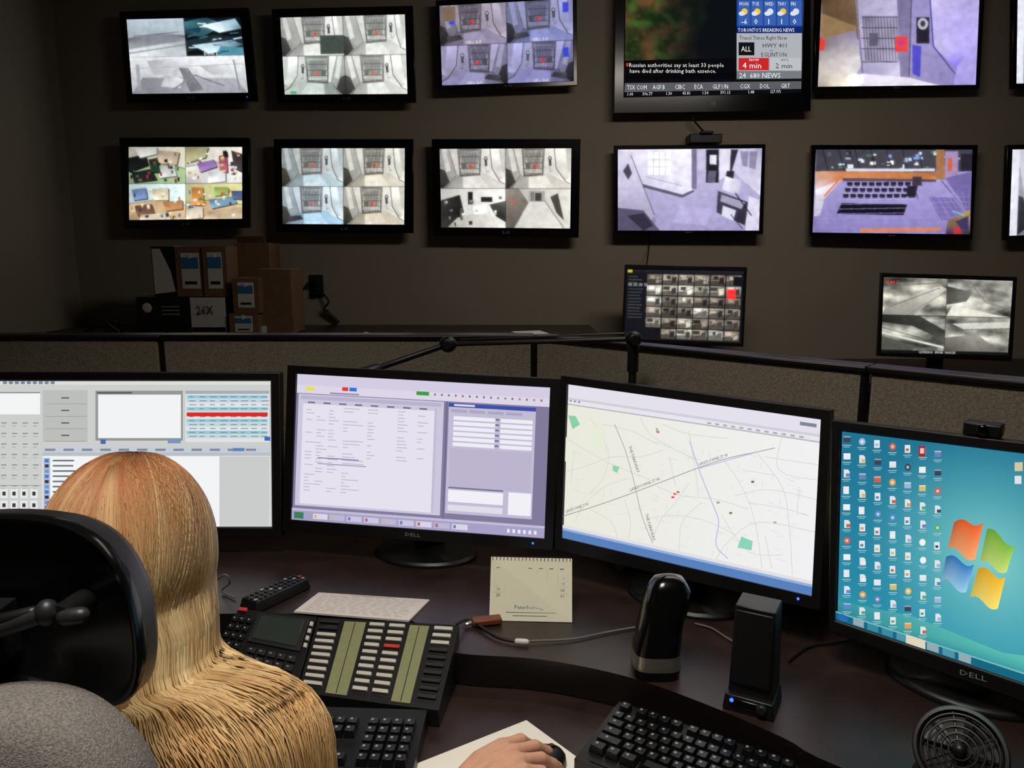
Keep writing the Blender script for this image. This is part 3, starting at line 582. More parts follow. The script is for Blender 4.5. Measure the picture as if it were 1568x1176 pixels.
for j in range(27):
    v=.215+j*.022
    for i,x in enumerate((.045,.09,.14,.2,.3,.42,.5)):
        if rr.random()<.62 and (j<16 or i<4): c.r(x,v,x+rr.uniform(.015,.045 if i!=3 else .09),v+.006,(192,186,212))
c.r(.1,.56,.27,.566,(110,102,140)); c.r(.1,.60,.3,.606,(150,142,176)); c.r(.565,.18,.575,.885,(196,190,212))
c.r(.61,.13,.615,.92,(110,104,136)); c.r(.62,.14,.95,.88,(196,189,214)); c.r(.62,.14,.95,.165,(60,82,170)); c.r(.64,.145,.72,.158,(220,220,240))
for k in range(4): c.r(.63+k*.07,.18,.69+k*.07,.2,(175,168,196))
for j in range(6):
    c.r(.64,.225+j*.035,.8,.25+j*.035,(240,238,246)); c.r(.82,.225+j*.035,.94,.25+j*.035,(240,238,246)); c.r(.8,.228+j*.035,.815,.24+j*.035,(120,114,144))
c.r(.63,.44,.94,.7,(190,182,208)); c.r(.63,.70,.84,.71,(120,112,140)); c.r(.63,.72,.84,.8,(244,242,249)); c.r(.86,.71,.945,.86,(244,242,249)); c.r(.63,.82,.84,.86,(226,222,236))
c.r(0,.92,1,1,(168,162,200)); c.r(.0,.92,1,.935,(196,190,216)); c.r(.01,.945,.05,.99,(60,130,90))
for k in range(9): c.r(.09+k*.07,.948,.15+k*.07,.985,rr.choice([(206,200,224),(190,184,214),(220,215,232)])); c.r(.095+k*.07,.955,.105+k*.07,.978,rr.choice([(210,185,120),(110,130,190),(180,110,110)]))
for k in range(6): c.r(.86+k*.02,.955,.87+k*.02,.98,(235,235,245))
pl,n=plane((-.44,1.54,0),(.08,1.43,0),math.radians(7))
display('desk_monitor',[(442,559),(859,580),(847,842),(434,812)],Sp,pl,n,c,M_screen,.05,.006,'DELL',None,DZ,M_blk,M_ledb)
# Mon3 map
Sp=[(870,588),(1258,642),(1244,912),(862,823)]; c=Canvas(Sp)
c.grid(8,5,lambda x,y: mix((236,235,222),(243,243,245),x)); 
c.r(0,0,1,.085,(230,226,238)); c.r(0,.085,1,.1,(210,208,220)); c.r(0,.1,1,.13,(234,232,238)); c.r(0,.125,1,.133,(185,185,194)); c.r(.93,.03,.985,.05,(130,134,150))
for k in range(3): c.r(.01+k*.02,.1,.02+k*.02,.11,(140,140,150))
for k in range(12): c.r(.6+k*.03,.11,.615+k*.03,.12,(170,170,180))
RD=(220,220,215)
roads=[[(868,672),(900,690),(942,712),(1000,735)],[(905,640),(925,668),(935,700),(925,735),(900,760)],[(866,722),(905,712),(940,700),(985,700),(1020,690)],[(985,640),(1000,665),(1040,690),(1075,705)],[(880,800),(900,770),(930,745),(970,732)],[(995,795),(1040,790),(1090,800),(1130,820)],[(1000,840),(1015,800),(1040,770),(1060,740)],[(1045,850),(1050,800),(1080,770)],[(1100,860),(1120,830),(1165,800),(1250,815)],[(1110,700),(1140,745),(1160,800),(1170,870)],[(1160,690),(1200,745),(1210,800),(1215,880)],[(1130,760),(1180,750),(1252,765)],[(1175,700),(1255,712)],[(1200,670),(1195,720),(1252,735)],[(1060,660),(1070,720),(1075,760)],[(1020,650),(1060,665),(1120,672)],[(905,780),(940,800),(950,830)],[(925,650),(970,660),(1010,680)],[(1010,745),(1050,760),(1100,765),(1150,780)],[(960,765),(970,800),(965,832)],[(1110,790),(1150,845),(1200,850)],[(1175,820),(1185,870)],[(880,690),(875,740)],[(1030,700),(1040,745)],[(1225,745),(1222,790)],[(1140,720),(1190,728)],[(1150,770),(1200,778),(1240,790)]]
for r0 in roads: c.lp([(p.x,p.y) for p in catmull([(a,b,0) for a,b in r0],4)],1.2,RD)
for k in range(120):
    u,v=rr.uniform(875,1235),rr.uniform(660,820); v+= (u-870)*.12
    if c.st(u,v)[1]<.92 and c.st(u,v)[1]>.18: a=rr.choice([0.25,1.75,.4]); L=rr.uniform(5,16); c.lp([(u,v),(u+L*math.cos(a),v+L*math.sin(a))],.8,(222,222,218))
blob=c.p
blob([(871,636),(883,637),(890,650),(878,657)],(140,210,168)); blob([(942,713),(953,715),(949,725),(942,720)],(145,215,175)); blob([(1140,822),(1157,829),(1155,843),(1134,839)],(140,214,186)); blob([(1010,655),(1014,658),(1010,662)],(120,198,155))
for q in ([(866,668),(880,690),(872,715),(864,705)],[(905,650),(930,655),(925,690),(905,680)]): blob(q,(232,238,218))
for u,v,cc in ((1157,738,(130,100,70)),(1124,786,(130,130,70)),(1036,762,(225,90,80)),(1044,754,(225,110,90)),(1039,757,(220,120,100)),(1190,800,(170,195,130)),(1105,770,(190,150,130)),(1013,662,(200,120,110))): c.rp(u-2.2,v-1.6,u+2.2,v+1.6,cc)
def cl(pts,w,col): c.lp([(p.x,p.y) for p in catmull([(a,b,0) for a,b in pts],4)],w,col)
cl([(862,790),(905,778),(960,760),(1020,738),(1075,717),(1120,702),(1165,692),(1190,686)],1.3,(166,166,162))
cl([(945,650),(962,690),(975,735),(988,790),(1005,832)],1.2,(176,176,172))
cl([(1062,676),(1078,725),(1098,775),(1106,800),(1102,835),(1120,856)],1.4,(186,186,230)); cl([(1075,718),(1165,692)],1.3,(186,186,230))
TC=(84,84,82)
def road_label(t,u,v,ang,w_,h_=4.6):
    vs,fs,w=glyph(t); k=h_/.7; dd=Vector((math.cos(ang),-math.sin(ang))); hw=w*k*w_/2
    c.tp(t,u,v,h_,TC,ang=ang,squash=w_)
road_label('LANSDOWNE ST W',970,753,.36,.85); road_label('LANSDOWNE ST W',868,785,.3,.65); road_label('LANSDOWNE ST W',1076,714,.33,.8)
road_label('THE PARKWAY',967,684,-1.25,.95); road_label('THE PARKWAY',993,788,-1.28,.95)
c.r(0,.915,1,1,(228,226,230)); c.r(0,.935,1,1,(90,130,190)); c.r(0,.935,1,.95,(150,180,220))
pl,n=plane((.085,1.43,0),(.47,1.16,0),math.radians(6))
display('desk_monitor',[(861,575),(1273,628),(1257,934),(851,841)],Sp,pl,n,c,M_screen,.05,.006,None,None,DZ,M_blk,M_ledb)
# Mon4 windows desktop, 5:4 panel running out of frame
def ext4(O,S):
    def e(Q,w):
        k=w/((Q[1]-Q[0]).length); return [Q[0],Q[0]+(Q[1]-Q[0])*k,Q[3]+(Q[2]-Q[3])*k,Q[3]]
    return e(O,.408),e(S,.376)
pl,n=plane((.51,1.09,0),(.70,.945,0),math.radians(6))
Sv=[(1287,658),(1568,692),(1568,1045),(1280,948)]
S3=[onP(u,v,pl,n) for u,v in Sv]; kk=.376/(S3[1]-S3[0]).length
class C4(Canvas):
    def st(s,u,v):
        x,y=Canvas.st(s,u,v); return (x/kk,y)
c=C4(Sv)
def bg(x,y):
    a=mix((34,116,146),(44,146,174),y); d=math.hypot((x-.56)*1.2,(y-.5)*.95); g=max(0,1-d*1.8); a=mix(a,(140,216,208),g**1.1*.9)
    if y>.85: a=mix(a,(70,170,150),(y-.85)*4)
    return a
c.grid(40,32,bg)
c.n([(0,.9),(.3,.86),(.6,.9),(1,.8),(1,.97),(0,.97)],[(60,150,165),(80,175,175),(90,190,180),(110,200,170),(60,160,160),(40,130,150)])
ICs=[(90,140,200),(228,231,235),(215,190,110),(206,100,80),(90,170,120),(238,240,242),(110,130,180),(220,160,90),(160,185,210),(60,70,90)]
for i in range(7):
    for j in range(12):
        u=1296+i*22.6+rr.uniform(-.6,.6); v=672+j*25.5+i*3.6+ (j*i*.35)
        if v>938+i*7 or (i>=6 and j>9): continue
        col=rr.choice(ICs); kind=rr.randrange(4)
        if kind==0: c.rp(u-4.6,v-6,u+3.6,v+5.5,(232,235,238)); c.rp(u-3,v-1,u+1.5,v+3,col)
        elif kind==1: c.p([(u+5*math.cos(a*.7),v+5.5*math.sin(a*.7)) for a in range(9)],col); c.p([(u+2.4*math.cos(a*.9),v+2.6*math.sin(a*.9)) for a in range(7)],mix(col,(255,255,255),.6))
        elif kind==2: c.rp(u-5,v-4.5,u+5,v+4.5,col); c.rp(u-5,v-4.5,u+5,v-2.5,mix(col,(255,255,255),.5))
        else: c.p([(u-4,v-6),(u+2,v-6),(u+4.5,v-3),(u+4.5,v+6),(u-4,v+6)],(226,230,234)); c.rp(u-1,v,u+5,v+5,col)
        c.rp(u-7,v+8.5,u+6,v+9.5,(180,210,216)); c.rp(u-5,v+11.2,u+4,v+12.1,(160,198,206))
c.rp(1403,682,1413,697,(180,30,30)); c.rp(1405,685,1411,693,(230,200,200)); c.rp(1553,707,1566,720,(215,200,160)); c.rp(1553,727,1564,739,(225,228,230))
def panel(a,b,d,e,ca,cb):
    N=10; top=[];bot=[]
    for i in range(N+1):
        t=i/N; w=math.sin(t*math.pi*2)*-5
        top.append((a[0]+(b[0]-a[0])*t,a[1]+(b[1]-a[1])*t+w)); bot.append((e[0]+(d[0]-e[0])*t,e[1]+(d[1]-e[1])*t+w))
    for i in range(N):
        f=.85+.25*i/N; c.p([top[i],top[i+1],bot[i+1],bot[i]],[sh(ca,f),sh(ca,f),sh(cb,f),sh(cb,f)])
panel((1457,796),(1503,796),(1490,852),(1447,836),(235,95,40),(240,165,110))
panel((1509,806),(1553,832),(1540,872),(1497,856),(120,180,60),(195,220,120))
panel((1445,848),(1488,860),(1476,902),(1437,884),(50,120,190),(150,200,230))
panel((1495,866),(1538,880),(1526,928),(1482,910),(240,180,40),(245,220,110))
c.r(0,.955,1,1,(24,104,128)); c.r(0,.955,1,.962,(120,190,200)); c.el(.03,.978,.02,.02,(40,110,180)); 
for k in range(8): c.r(.07+k*.055,.962,.112+k*.055,.995,rr.choice([(60,140,160),(180,175,130),(150,170,180),(80,150,170)]))
c.r(.27,.955,.34,.998,(225,215,190))
g4,O4,S4=display('desk_monitor',[(1274,643),(1568,677),(1568,1072),(1270,966)],Sv,pl,n,c,M_screen,.055,.007,'DELL',None,DZ,M_blk,None,ext=ext4)
w=MB(); wc=O4[0]*.48+O4[1]*.52+Vector((0,0,.012)); w.box(wc-n*.012,(.05,.03,.02),M_blk,rot=Matrix.Rotation(-.7,3,'Z')); w.cyl(wc,wc+n*.012,.008,.008,M_gloss,16); w.box(wc-n*.03-Vector((0,0,.025)),(.03,.008,.05),M_blk,rot=Matrix.Rotation(-.7,3,'Z')); w.out('webcam',bevel=.003)
# ---------------------------------------------------------------- room shell
def wall(name,c,s,m):
    b=MB(); b.box(c,s,m); return b.out(name,smooth=0)
XL,XR,YF,ZC=-2.32,3.6,-1.6,2.8
wall('wall_back',((XL+XR)/2,WY+.05,ZC/2),(XR-XL+.2,.1,ZC),M_wall); wall('wall_left',(XL-.05,(WY+YF)/2,ZC/2),(.1,WY-YF,ZC),M_wall)
wall('wall_right',(XR+.05,(WY+YF)/2,ZC/2),(.1,WY-YF,ZC),M_wall); wall('wall_front',((XL+XR)/2,YF-.05,ZC/2),(XR-XL+.2,.1,ZC),M_wall)
wall('floor',((XL+XR)/2,(WY+YF)/2,-.05),(XR-XL+.2,WY-YF+.2,.1),M_floor); wall('ceiling',((XL+XR)/2,(WY+YF)/2,ZC+.05),(XR-XL+.2,WY-YF+.2,.1),M_ceil)
b=MB(); b.box(((XL+XR)/2,WY-.007,.05),(XR-XL,.014,.1),M_cap); b.out('baseboard_back',bevel=.003)
b=MB(); b.box((XL+.007,(WY+YF)/2,.05),(.014,WY-YF-.05,.1),M_cap); b.out('baseboard_left',bevel=.003)
# partitions
g=group('cubicle_partition',(-.4,1.93,0))
PP=[(-1.75,1.94),(-.894,1.94),(.056,1.935),(.66,1.41),(1.5,.675)]
PH=1.235
for i,(a,b2) in enumerate(zip(PP[:-1],PP[1:])):
    a3=Vector((a[0],a[1],0));b3=Vector((b2[0],b2[1],0)); d=(b3-a3).normalized(); nr=Vector((-d.y,d.x,0)); m=MB()
    m.slab([a3+d*.008+Vector((0,0,.08)),b3-d*.008+Vector((0,0,.08)),b3-d*.008+Vector((0,0,PH-.012)),a3+d*.008+Vector((0,0,PH-.012))],nr*.045,M_fab)
    m.slab([a3-nr*.006+Vector((0,0,PH-.014)),b3-nr*.006+Vector((0,0,PH-.014)),b3-nr*.006+Vector((0,0,PH)),a3-nr*.006+Vector((0,0,PH))],nr*.057,M_cap)
    m.slab([a3-nr*.004,b3-nr*.004,b3-nr*.004+Vector((0,0,.1)),a3-nr*.004+Vector((0,0,.1))],nr*.053,M_cap)
    m.out('panel',g,bevel=.004)
m=MB()
for p in PP: m.cyl((p[0],p[1]+.014,0),(p[0],p[1]+.014,PH-.001),.0105,.0105,M_cap,16)
m.out('posts',g)
# desk
ed=[onZ(u,v,DZ) for u,v in ((1290,1176),(1200,1130),(1080,1078),(960,1036),(830,1010),(700,1000))]
ed=[(p.x,p.y) for p in ed]
front=[(1.22,.28),(.95,.50),(.72,.72)]+ed+[(-.14,1.27),(-.175,1.335),(-.25,1.37),(-.4,1.375)]
cf=[(p.x,p.y) for p in catmull([(a,b,0) for a,b in front],5)]
g=group('corner_desk',(-.2,1.4,0)); m=MB()
m.prism([(-1.74,1.925),(.045,1.92),(.645,1.395),(1.48,.665)]+cf+[(-1.74,1.375)],.702,DZ,M_desk,M_edge); m.out('raised_surface',g,bevel=.006,seg=3)
low=[(-1.74,1.9),(.03,1.9),(.62,1.38),(1.42,.68),(1.2,.2)]+[(p.x,p.y) for p in catmull([(.95,.3,0),(.6,.55,0),(.35,.78,0),(.12,.92,0),(-.1,.95,0),(-1.74,.95,0)],4)]
m=MB(); m.prism(low,.67,.70,M_desk,M_edge); m.out('keyboard_surface',g,bevel=.004)
m=MB(); m.box((-1.71,1.42,.336),(.03,.9,.67),M_desk); m.box((-.8,1.87,.4),(1.8,.02,.5),M_desk); m.box((1.28,.55,.335),(.03,.3,.67),M_desk,rot=Matrix.Rotation(-.7,3,'Z')); m.box((.25,1.62,.335),(.05,.05,.67),M_cap); m.out('legs',g)
# counters behind
for (x0,x1,z) in ((-2.28,.42,1.045),(.46,3.5,.86)):
    m=MB(); m.box(((x0+x1)/2,3.76,z-.02),(x1-x0,.76,.04),M_desk); m.box(((x0+x1)/2,3.8,(z-.04)/2),(x1-x0-.04,.66,z-.04),M_cab)
    k=int((x1-x0)/.55)
    for i in range(k): m.box((x0+(i+.5)*(x1-x0)/k,3.46,(z-.04)/2+.04),((x1-x0)/k-.01,.02,z-.16),M_desk)
    m.out('storage_counter',bevel=.003)
ZB=1.047
def pbox(name,u0,v0,u1,v1,Y,d,fn=None,m0=M_card,zb=None):
    a=onY(u0,v1,Y); b2=onY(u1,v0,Y); z0=a.z if zb is None else zb
    m=MB(); cx=(a.x+b2.x)/2; w=b2.x-a.x; h=b2.z-z0; m.box((cx,Y+d/2,z0+h/2),(w,d,h),m0)
    if fn: fn(m,cx,Y,z0,w,h)
    m.out(name,bevel=.003); return z0+h
def lab(m,cx,Y,z0,w,h):
    m.box((cx,Y-.001,z0+h*.52),(w*.62,.003,h*.72),M_lab); m.box((cx,Y-.003,z0+h*.68),(w*.56,.003,h*.22),M_blu); m.box((cx,Y-.003,z0+h*.28),(w*.4,.002,h*.06),M_cap); m.ell((cx,Y-.003,z0+h*.8),(w*.1,.002,w*.1),M_lab,12,8)
def ton(m,cx,Y,z0,w,h):
    m.box((cx+w*.3,Y-.001,z0+h*.5),(w*.39,.004,h*.98),M_lab); m.box((cx+w*.3,Y-.004,z0+h*.15),(w*.37,.003,h*.12),M_cap); m.ell((cx-w*.38,Y-.002,z0+h*.72),(h*.13,.003,h*.13),M_wht,16,8)
    for q in range(3): m.box((cx-w*.12,Y-.001,z0+h*(.75-q*.1)),(w*.2,.002,h*.03),M_leg)
zt=pbox('toner_box',212,455,345,507,3.62,.2,ton,M_blk,ZB)
cc=Canvas(); cc.text('26X',0,1,1,(30,30,30),asp=glyph('26X')[2]/.7); a=onY(300,468,3.612); q=[a,a+Vector((.08,0,0)),a+Vector((.08,0,-.04)),a+Vector((0,0,-.04))]
lb=cc.build('toner_number_label',q,NW,M_vc,None,eps=2e-4); lb.parent=bpy.data.objects['toner_box']
pbox('cardboard_box',272,378,312,450,3.64,.15,lab,zb=zt+.001); pbox('cardboard_box',314,377,345,455,3.63,.15,lab,zb=zt+.001)
pbox('binder_box',236,377,266,450,3.65,.15,lambda m,cx,Y,z0,w,h:m.add([(cx-w*.45,Y-.002,z0+h*.05),(cx+w*.45,Y-.002,z0+h*.1),(cx+w*.3,Y-.002,z0+h*.5),(cx-w*.1,Y-.002,z0+h*.95),(cx-w*.45,Y-.002,z0+h*.95)],[(0,1,2,3,4)],M_lab),M_blk,zt+.001)
z1=pbox('cardboard_box',352,480,394,506,3.60,.2,lab,zb=ZB); pbox('cardboard_box',358,426,395,479,3.6,.2,lab,zb=z1+.001)
pbox('cardboard_box',398,412,445,500,3.66,.2,None,zb=ZB)
m=MB(); a=onY(360,418,3.9); b2=onY(411,372,3.9); m.box(((a.x+b2.x)/2,3.99,(ZB+b2.z)/2),(b2.x-a.x,.18,b2.z-ZB),M_card); m.box(((a.x+b2.x)/2,3.9,b2.z+.01),(.14,.004,.06),M_card,rot=Matrix.Rotation(.6,3,'X')); m.out('open_cardboard_box')
m=MB()
m.box((-2.02,3.62,ZB+.012),(.26,.2,.024),M_blk); m.tube([(-1.98,3.56,ZB+.03),(-1.9,3.6,ZB+.055),(-1.83,3.56,ZB+.02)],.008,M_blk); m.box((-1.93,3.7,ZB+.03),(.06,.05,.06),M_blk); m.out('radio_charger',bevel=.003)
m=MB(); m.box((-.15,3.5,ZB+.012),(.75,.2,.02),M_dk); m.box((.08,3.48,ZB+.026),(.14,.12,.006),M_paper,rot=Matrix.Rotation(.3,3,'Z')); m.out('document_tray',bevel=.003)
m=MB(); m.ell((-.68,3.45,ZB+.012),(.04,.02,.013),M_paper,10,6); m.ell((-.66,3.46,ZB+.016),(.025,.02,.016),M_paper,8,5); m.out('crumpled_paper',smooth=0)
m=MB(); a=onY(485,438,WY); m.box((a.x,WY-.004,a.z),(.075,.008,.12),M_dk); m.box((a.x-.01,WY-.02,a.z+.02),(.035,.03,.035),M_blk); m.box((a.x+.005,WY-.02,a.z-.03),(.035,.03,.03),M_blk); m.out('power_outlet',bevel=.002)
def cable(name,pts,r,mt,k=6,extra=None):
    m=MB(); m.tube(catmull(pts,k),r,mt,8)
    if extra: extra(m)
    return m.out(name)
cable('power_cable',[(a.x-.03,4.12,a.z+.02),(a.x-.08,4.1,a.z-.05),(a.x-.06,4.05,a.z-.16),(a.x-.11,3.9,ZB+.03),(a.x-.15,3.68,ZB+.02)],.005,M_cab,extra=lambda m:m.box((a.x-.15,3.66,ZB+.02),(.05,.03,.04),M_wht))
cable('power_cable',[(a.x+.03,4.12,a.z-.03),(a.x+.07,4.11,a.z-.08),(a.x+.04,4.12,a.z-.13),(a.x+.11,4.13,a.z-.19)],.005,M_cab,extra=lambda m:m.tube([(a.x+.05,4.125,a.z-.13),(a.x+.11,4.13,a.z-.19)],.009,M_cab))
t0=onY(1056,170,4.1); t1=onY(1078,212,4.1)
cable('tv_cable',[(t0.x,4.1,t0.z+.0),(t0.x+.02,4.08,t0.z-.05),(t1.x+.01,4.1,t1.z+.02)],.005,M_cab)
m=MB(); q0=onY(1054,220,4.08); q1=onY(1104,206,4.08); m.box(((q0.x+q1.x)/2,4.1,(q0.z+q1.z)/2),(q1.x-q0.x,.1,(q1.z-q0.z)),M_blk); m.box(((q0.x+q1.x)/2,4.05,q1.z+.005),((q1.x-q0.x)*.4,.04,.012),M_blk); m.out('media_box',bevel=.004)
cable('tv_cable',[onY(995,358,4.13),onY(994,375,4.13),onY(990,408,4.0)],.003,M_cab)
# boom arm
g=group('microphone_boom_arm',(.27,1.62,DZ)); m=MB()
Bp=onY(970,519,1.62); Ap=onY(686,527,1.74); Ep=onY(578,564,1.70)
m.cyl((Bp.x,1.62,DZ),(Bp.x,1.62,DZ+.02),.05,.045,M_blk); m.tube([(Bp.x,1.62,DZ+.02),Bp],.0085,M_blk,14); m.cyl(Bp+Vector((0,0,-.07)),Bp+Vector((0,0,-.015)),.012,.012,M_blk)
m.tube([Bp,Ap],.0055,M_dk,12); m.tube([Bp+Vector((-.02,0,.012)),Ap+Vector((.03,0,.010))],.0022,M_dk,8)
for p,r in ((Ap,.020),(Bp,.018)): m.ell(p,(r,r,r*.95),M_blk,20,14); m.cyl(p+Vector((0,-.028,0)),p+Vector((0,.02,0)),.010,.010,M_blk)
m.tube([Ap,Ep],.007,M_blk,12); m.tube([Ep,Ep+(Ep-Ap).normalized()*.05],[.012,.015],M_dk,14)
m.out('arm',g)
# ---------------------------------------------------------------- desk things
g=group('switchboard_phone',(-.3,1.25,.7))
pf=Vector((-.2,1.14,.735)); pn=Vector((-.10,-.42,1)).normalized()
modQ=[(487,945),(703,957),(672,1088),(455,1060)]; mainQ=[(365,932),(485,944),(453,1059),(316,1020)]
def kbox(m,Q,x0,y0,x1,y1,h,mt,base=0.0):
    def bl(x,y): return (Q[0]*(1-x)+Q[1]*x)*(1-y)+(Q[3]*(1-x)+Q[2]*x)*y
    q=[bl(x0,y0),bl(x1,y0),bl(x1,y1),bl(x0,y1)]; m.slab([p+pn*base for p in q],pn*h,mt)
for nm,Qp in (('expansion_module',modQ),('console',mainQ)):
    Q=[onP(u,v,pf,pn) for u,v in Qp]; m=MB()
    lowr=[Vector((q.x,q.y,.7015)) for q in Q]; top=Q
    vs=lowr+top; m.add(vs,[(3,2,1,0),(4,5,6,7)]+[(i,(i+1)%4,4+(i+1)%4,4+i) for i in range(4)],M_blk)
    if nm=='expansion_module':
        for (a0,a1,b0,b1,c0,c1,key) in ((.03,.165,.2,.355,.385,.49,0),(.525,.635,.665,.80,.84,.965,1)):
            kbox(m,Q,b0,.04,b1,.97,.0015,M_grnst)
            kbox(m,Q,(b0+b1)/2-.003,.05,(b0+b1)/2+.003,.96,.002,M_dk)
            for j in range(10):
                y=.05+j*.09
                for side,(x0,x1) in enumerate(((a0,a1),(c0,c1))):
                    mm=M_pkey
                    if key==1 and side==1 and j>2: mm=M_dk
                    if key==0 and side==0 and j<2: mm=M_dk
                    if key==1 and side==0 and j==3: mm=M_redk
                    kbox(m,Q,x0,y,x1,y+.042,.005,mm); kbox(m,Q,x0+.01,y+.056,x1-.01,y+.07,.001,M_dk)
        kbox(m,Q,.505,0,.51,1,.001,M_cab)
    else:
        kbox(m,Q,.30,.06,.93,.52,.004,M_dk); kbox(m,Q,.35,.1,.88,.47,.006,M_lcd)
        kbox(m,Q,.02,.0,.13,.06,.006,M_redk)
        for j in range(5):
            for i in range(3): kbox(m,Q,.01+i*.09,.16+j*.14,.075+i*.09,.25+j*.14,.006,M_key); kbox(m,Q,.025+i*.09,.18+j*.14,.05+i*.09,.21+j*.14,.0065,M_leg)
        for j in range(3):
            for i in range(5): kbox(m,Q,.36+i*.115,.6+j*.12,.45+i*.115,.68+j*.12,.006,M_dk); kbox(m,Q,.38+i*.115,.62+j*.12,.41+i*.115,.64+j*.12,.0065,M_leg)
        for j in range(4): kbox(m,Q,.95,.1+j*.1,.99,.16+j*.1,.005,M_pkey)
    m.out(nm,g,bevel=.0008,seg=1)
def keyboard(orig,dx,L=.44,W=.15,z=.702):
    dx=Vector(dx).normalized(); dy=Vector((dx.y,-dx.x,0))
    m=MB(); m.M=Matrix.Translation(Vector((orig.x,orig.y,z)))@Matrix(((dx.x,-dy.x,0),(dx.y,-dy.y,0),(0,0,1))).to_4x4()
    m.add([(0,0,0),(L,0,0),(L,-W,0),(0,-W,0),(0,0,.028),(L,0,.028),(L,-W,.016),(0,-W,.016)],[(3,2,1,0),(4,5,6,7),(0,1,5,4),(1,2,6,5),(2,3,7,6),(3,0,4,7)],M_blk)
    ky=.0188
    def key(x,y,w,h):
        zt=.016+.012*(1+(y)/W); c=(x+w/2,y-h/2,zt+.005); m.box(c,(w-.002,h-.002,.011),M_key,tp=.8)
        lw=min(w,.016)
        m.box((c[0]-w*.12,c[1]+h*.1,zt+.0107),(lw*.24,h*.24,.0004),M_leg)
    rows=[(.008,[1]+[-.5]+[1]*4+[-.4]+[1]*4+[-.4]+[1]*4),(.033,[1]*13+[2]),(.052,[1.5]+[1]*12+[1.5]),(.071,[1.8]+[1]*11+[2.2]),(.090,[2.3]+[1]*10+[2.7]),(.109,[1.4,1.2,1.4,6,1.4,1.2,1.4])]
    for y0,ks in rows:
        x=.01
        for k in ks:
            if k<0: x+=-k*ky; continue
            key(x,-y0,k*ky,ky); x+=k*ky
    for r0 in (.033,.052,.090,.109):
        for i in range(3):
            if r0==.090 and i!=1: continue
            key(.285+i*ky,-r0,ky,ky)
    for j,y0 in enumerate((.033,.052,.071,.090,.109)):
        for i in range(4): key(.355+i*ky,-y0,ky,ky)
    m.box((L/2,-W+.008,.0175),(L*.9,.003,.001),M_dk)
    return m.out('keyboard',bevel=.0006,seg=1)
tr=onZ(655,1100,.715); keyboard(Vector((tr.x-.44,tr.y+.022,0)),(1,-.05,0))
k0=onZ(948,1078,.725); k1=onZ(1215,1172,.725); keyboard(k0,(k1-k0))
# calendar
g=group('desk_calendar',onZ(812,950,DZ)); b0=onZ(749,950,DZ+.001); b1=onZ(876,953,DZ+.001); yl=b0.y+.05
t0=onY(752,853,yl); t1=onY(876,856,yl); nn=(t0-b0).cross(b1-b0).normalized(); nn=nn if nn.y<0 else -nn
m=MB(); m.slab([t0,t1,b1,b0],-nn*.0015,M_paper); bb0=b0+Vector((0,.1,0)); bb1=b1+Vector((0,.1,0)); m.slab([t0,t1,bb1,bb0],Vector((0,.0015,0)),M_paper)
for i in range(22): 
    p=t0.lerp(t1,(i+.5)/22); m.tube([p+Vector((0,-.003,-.004)),p+Vector((0,-.002,.003)),p+Vector((0,.003,.001))],.0007,M_silv,6,False)
m.out('stand',g)
c=Canvas(); c.r(0,0,1,1,(255,251,224)); c.r(0,.67,1,.685,(170,170,140)); c.r(0,.685,1,1,(252,250,226)); c.text('December 2016',.06,.12,.065,(80,90,80),1.25)
for j in range(5):
    c.r(.05,.185+j*.092,.95,.188+j*.092,(190,188,160))
    for i in range(7):
        dd=j*7+i-3
        if 0<dd<32: c.text(str(dd),.075+i*.13,.252+j*.092,.046,(80,84,84),1.25)
for i in range(7): c.r(.07+i*.13,.16,.12+i*.13,.172,(110,150,140)); c.r(.05+i*.129,.185,.052+i*.129,.645,(205,203,176))
c.text('Peterborough',.3,.81,.06,(90,150,140),1.25); c.r(.2,.86,.8,.868,(130,160,140)); c.r(.28,.91,.7,.918,(130,160,140))
c.build('pages',[t0,t1,b1,b0],nn,M_vc,g,eps=2e-5)
q=[onZ(u,v,DZ+.004) for u,v in ((488,907),(658,918),(626,950),(450,936))]; g=group('printed_sheet',q[0]); m=MB(); m.slab([p+Vector((0,0,-.0035)) for p in q],(0,0,.003),M_paper); m.out('sheet',g)
c=Canvas(); c.r(0,0,1,1,(225,214,206))
for j in range(14):
    x=.06
    while x<.9:
        w=rr.uniform(.03,.1); c.r(x,.1+j*.06,min(.94,x+w),.112+j*.06,(160,152,146)); x+=w+.03
c.r(.3,.04,.7,.06,(130,124,120)); c.build('print',q,Vector((0,0,1)),M_vc,g,eps=1e-6)
m=MB(); ra=onZ(378,930,DZ+.01); rb=onZ(464,890,DZ+.01); d=(rb-ra); d.z=0; L=d.length; ang=math.atan2(d.y,d.x)
m.M=Matrix.Translation((ra+rb)/2+Vector((0,0,-.009)))@Matrix.Rotation(ang,4,'Z'); m.box((0,0,.0115),(L,.048,.021),M_blk,tp=.9)
for i in range(11):
    for j in range(3): m.box((-L*.42+i*L*.084,-.013+j*.013,.0235),(.007,.006,.003),M_leg if (i+j)%5==0 else M_dk)
m.box((L*.43,0,.0235),(.008,.008,.003),M_redk); m.out('remote_control',bevel=.003)
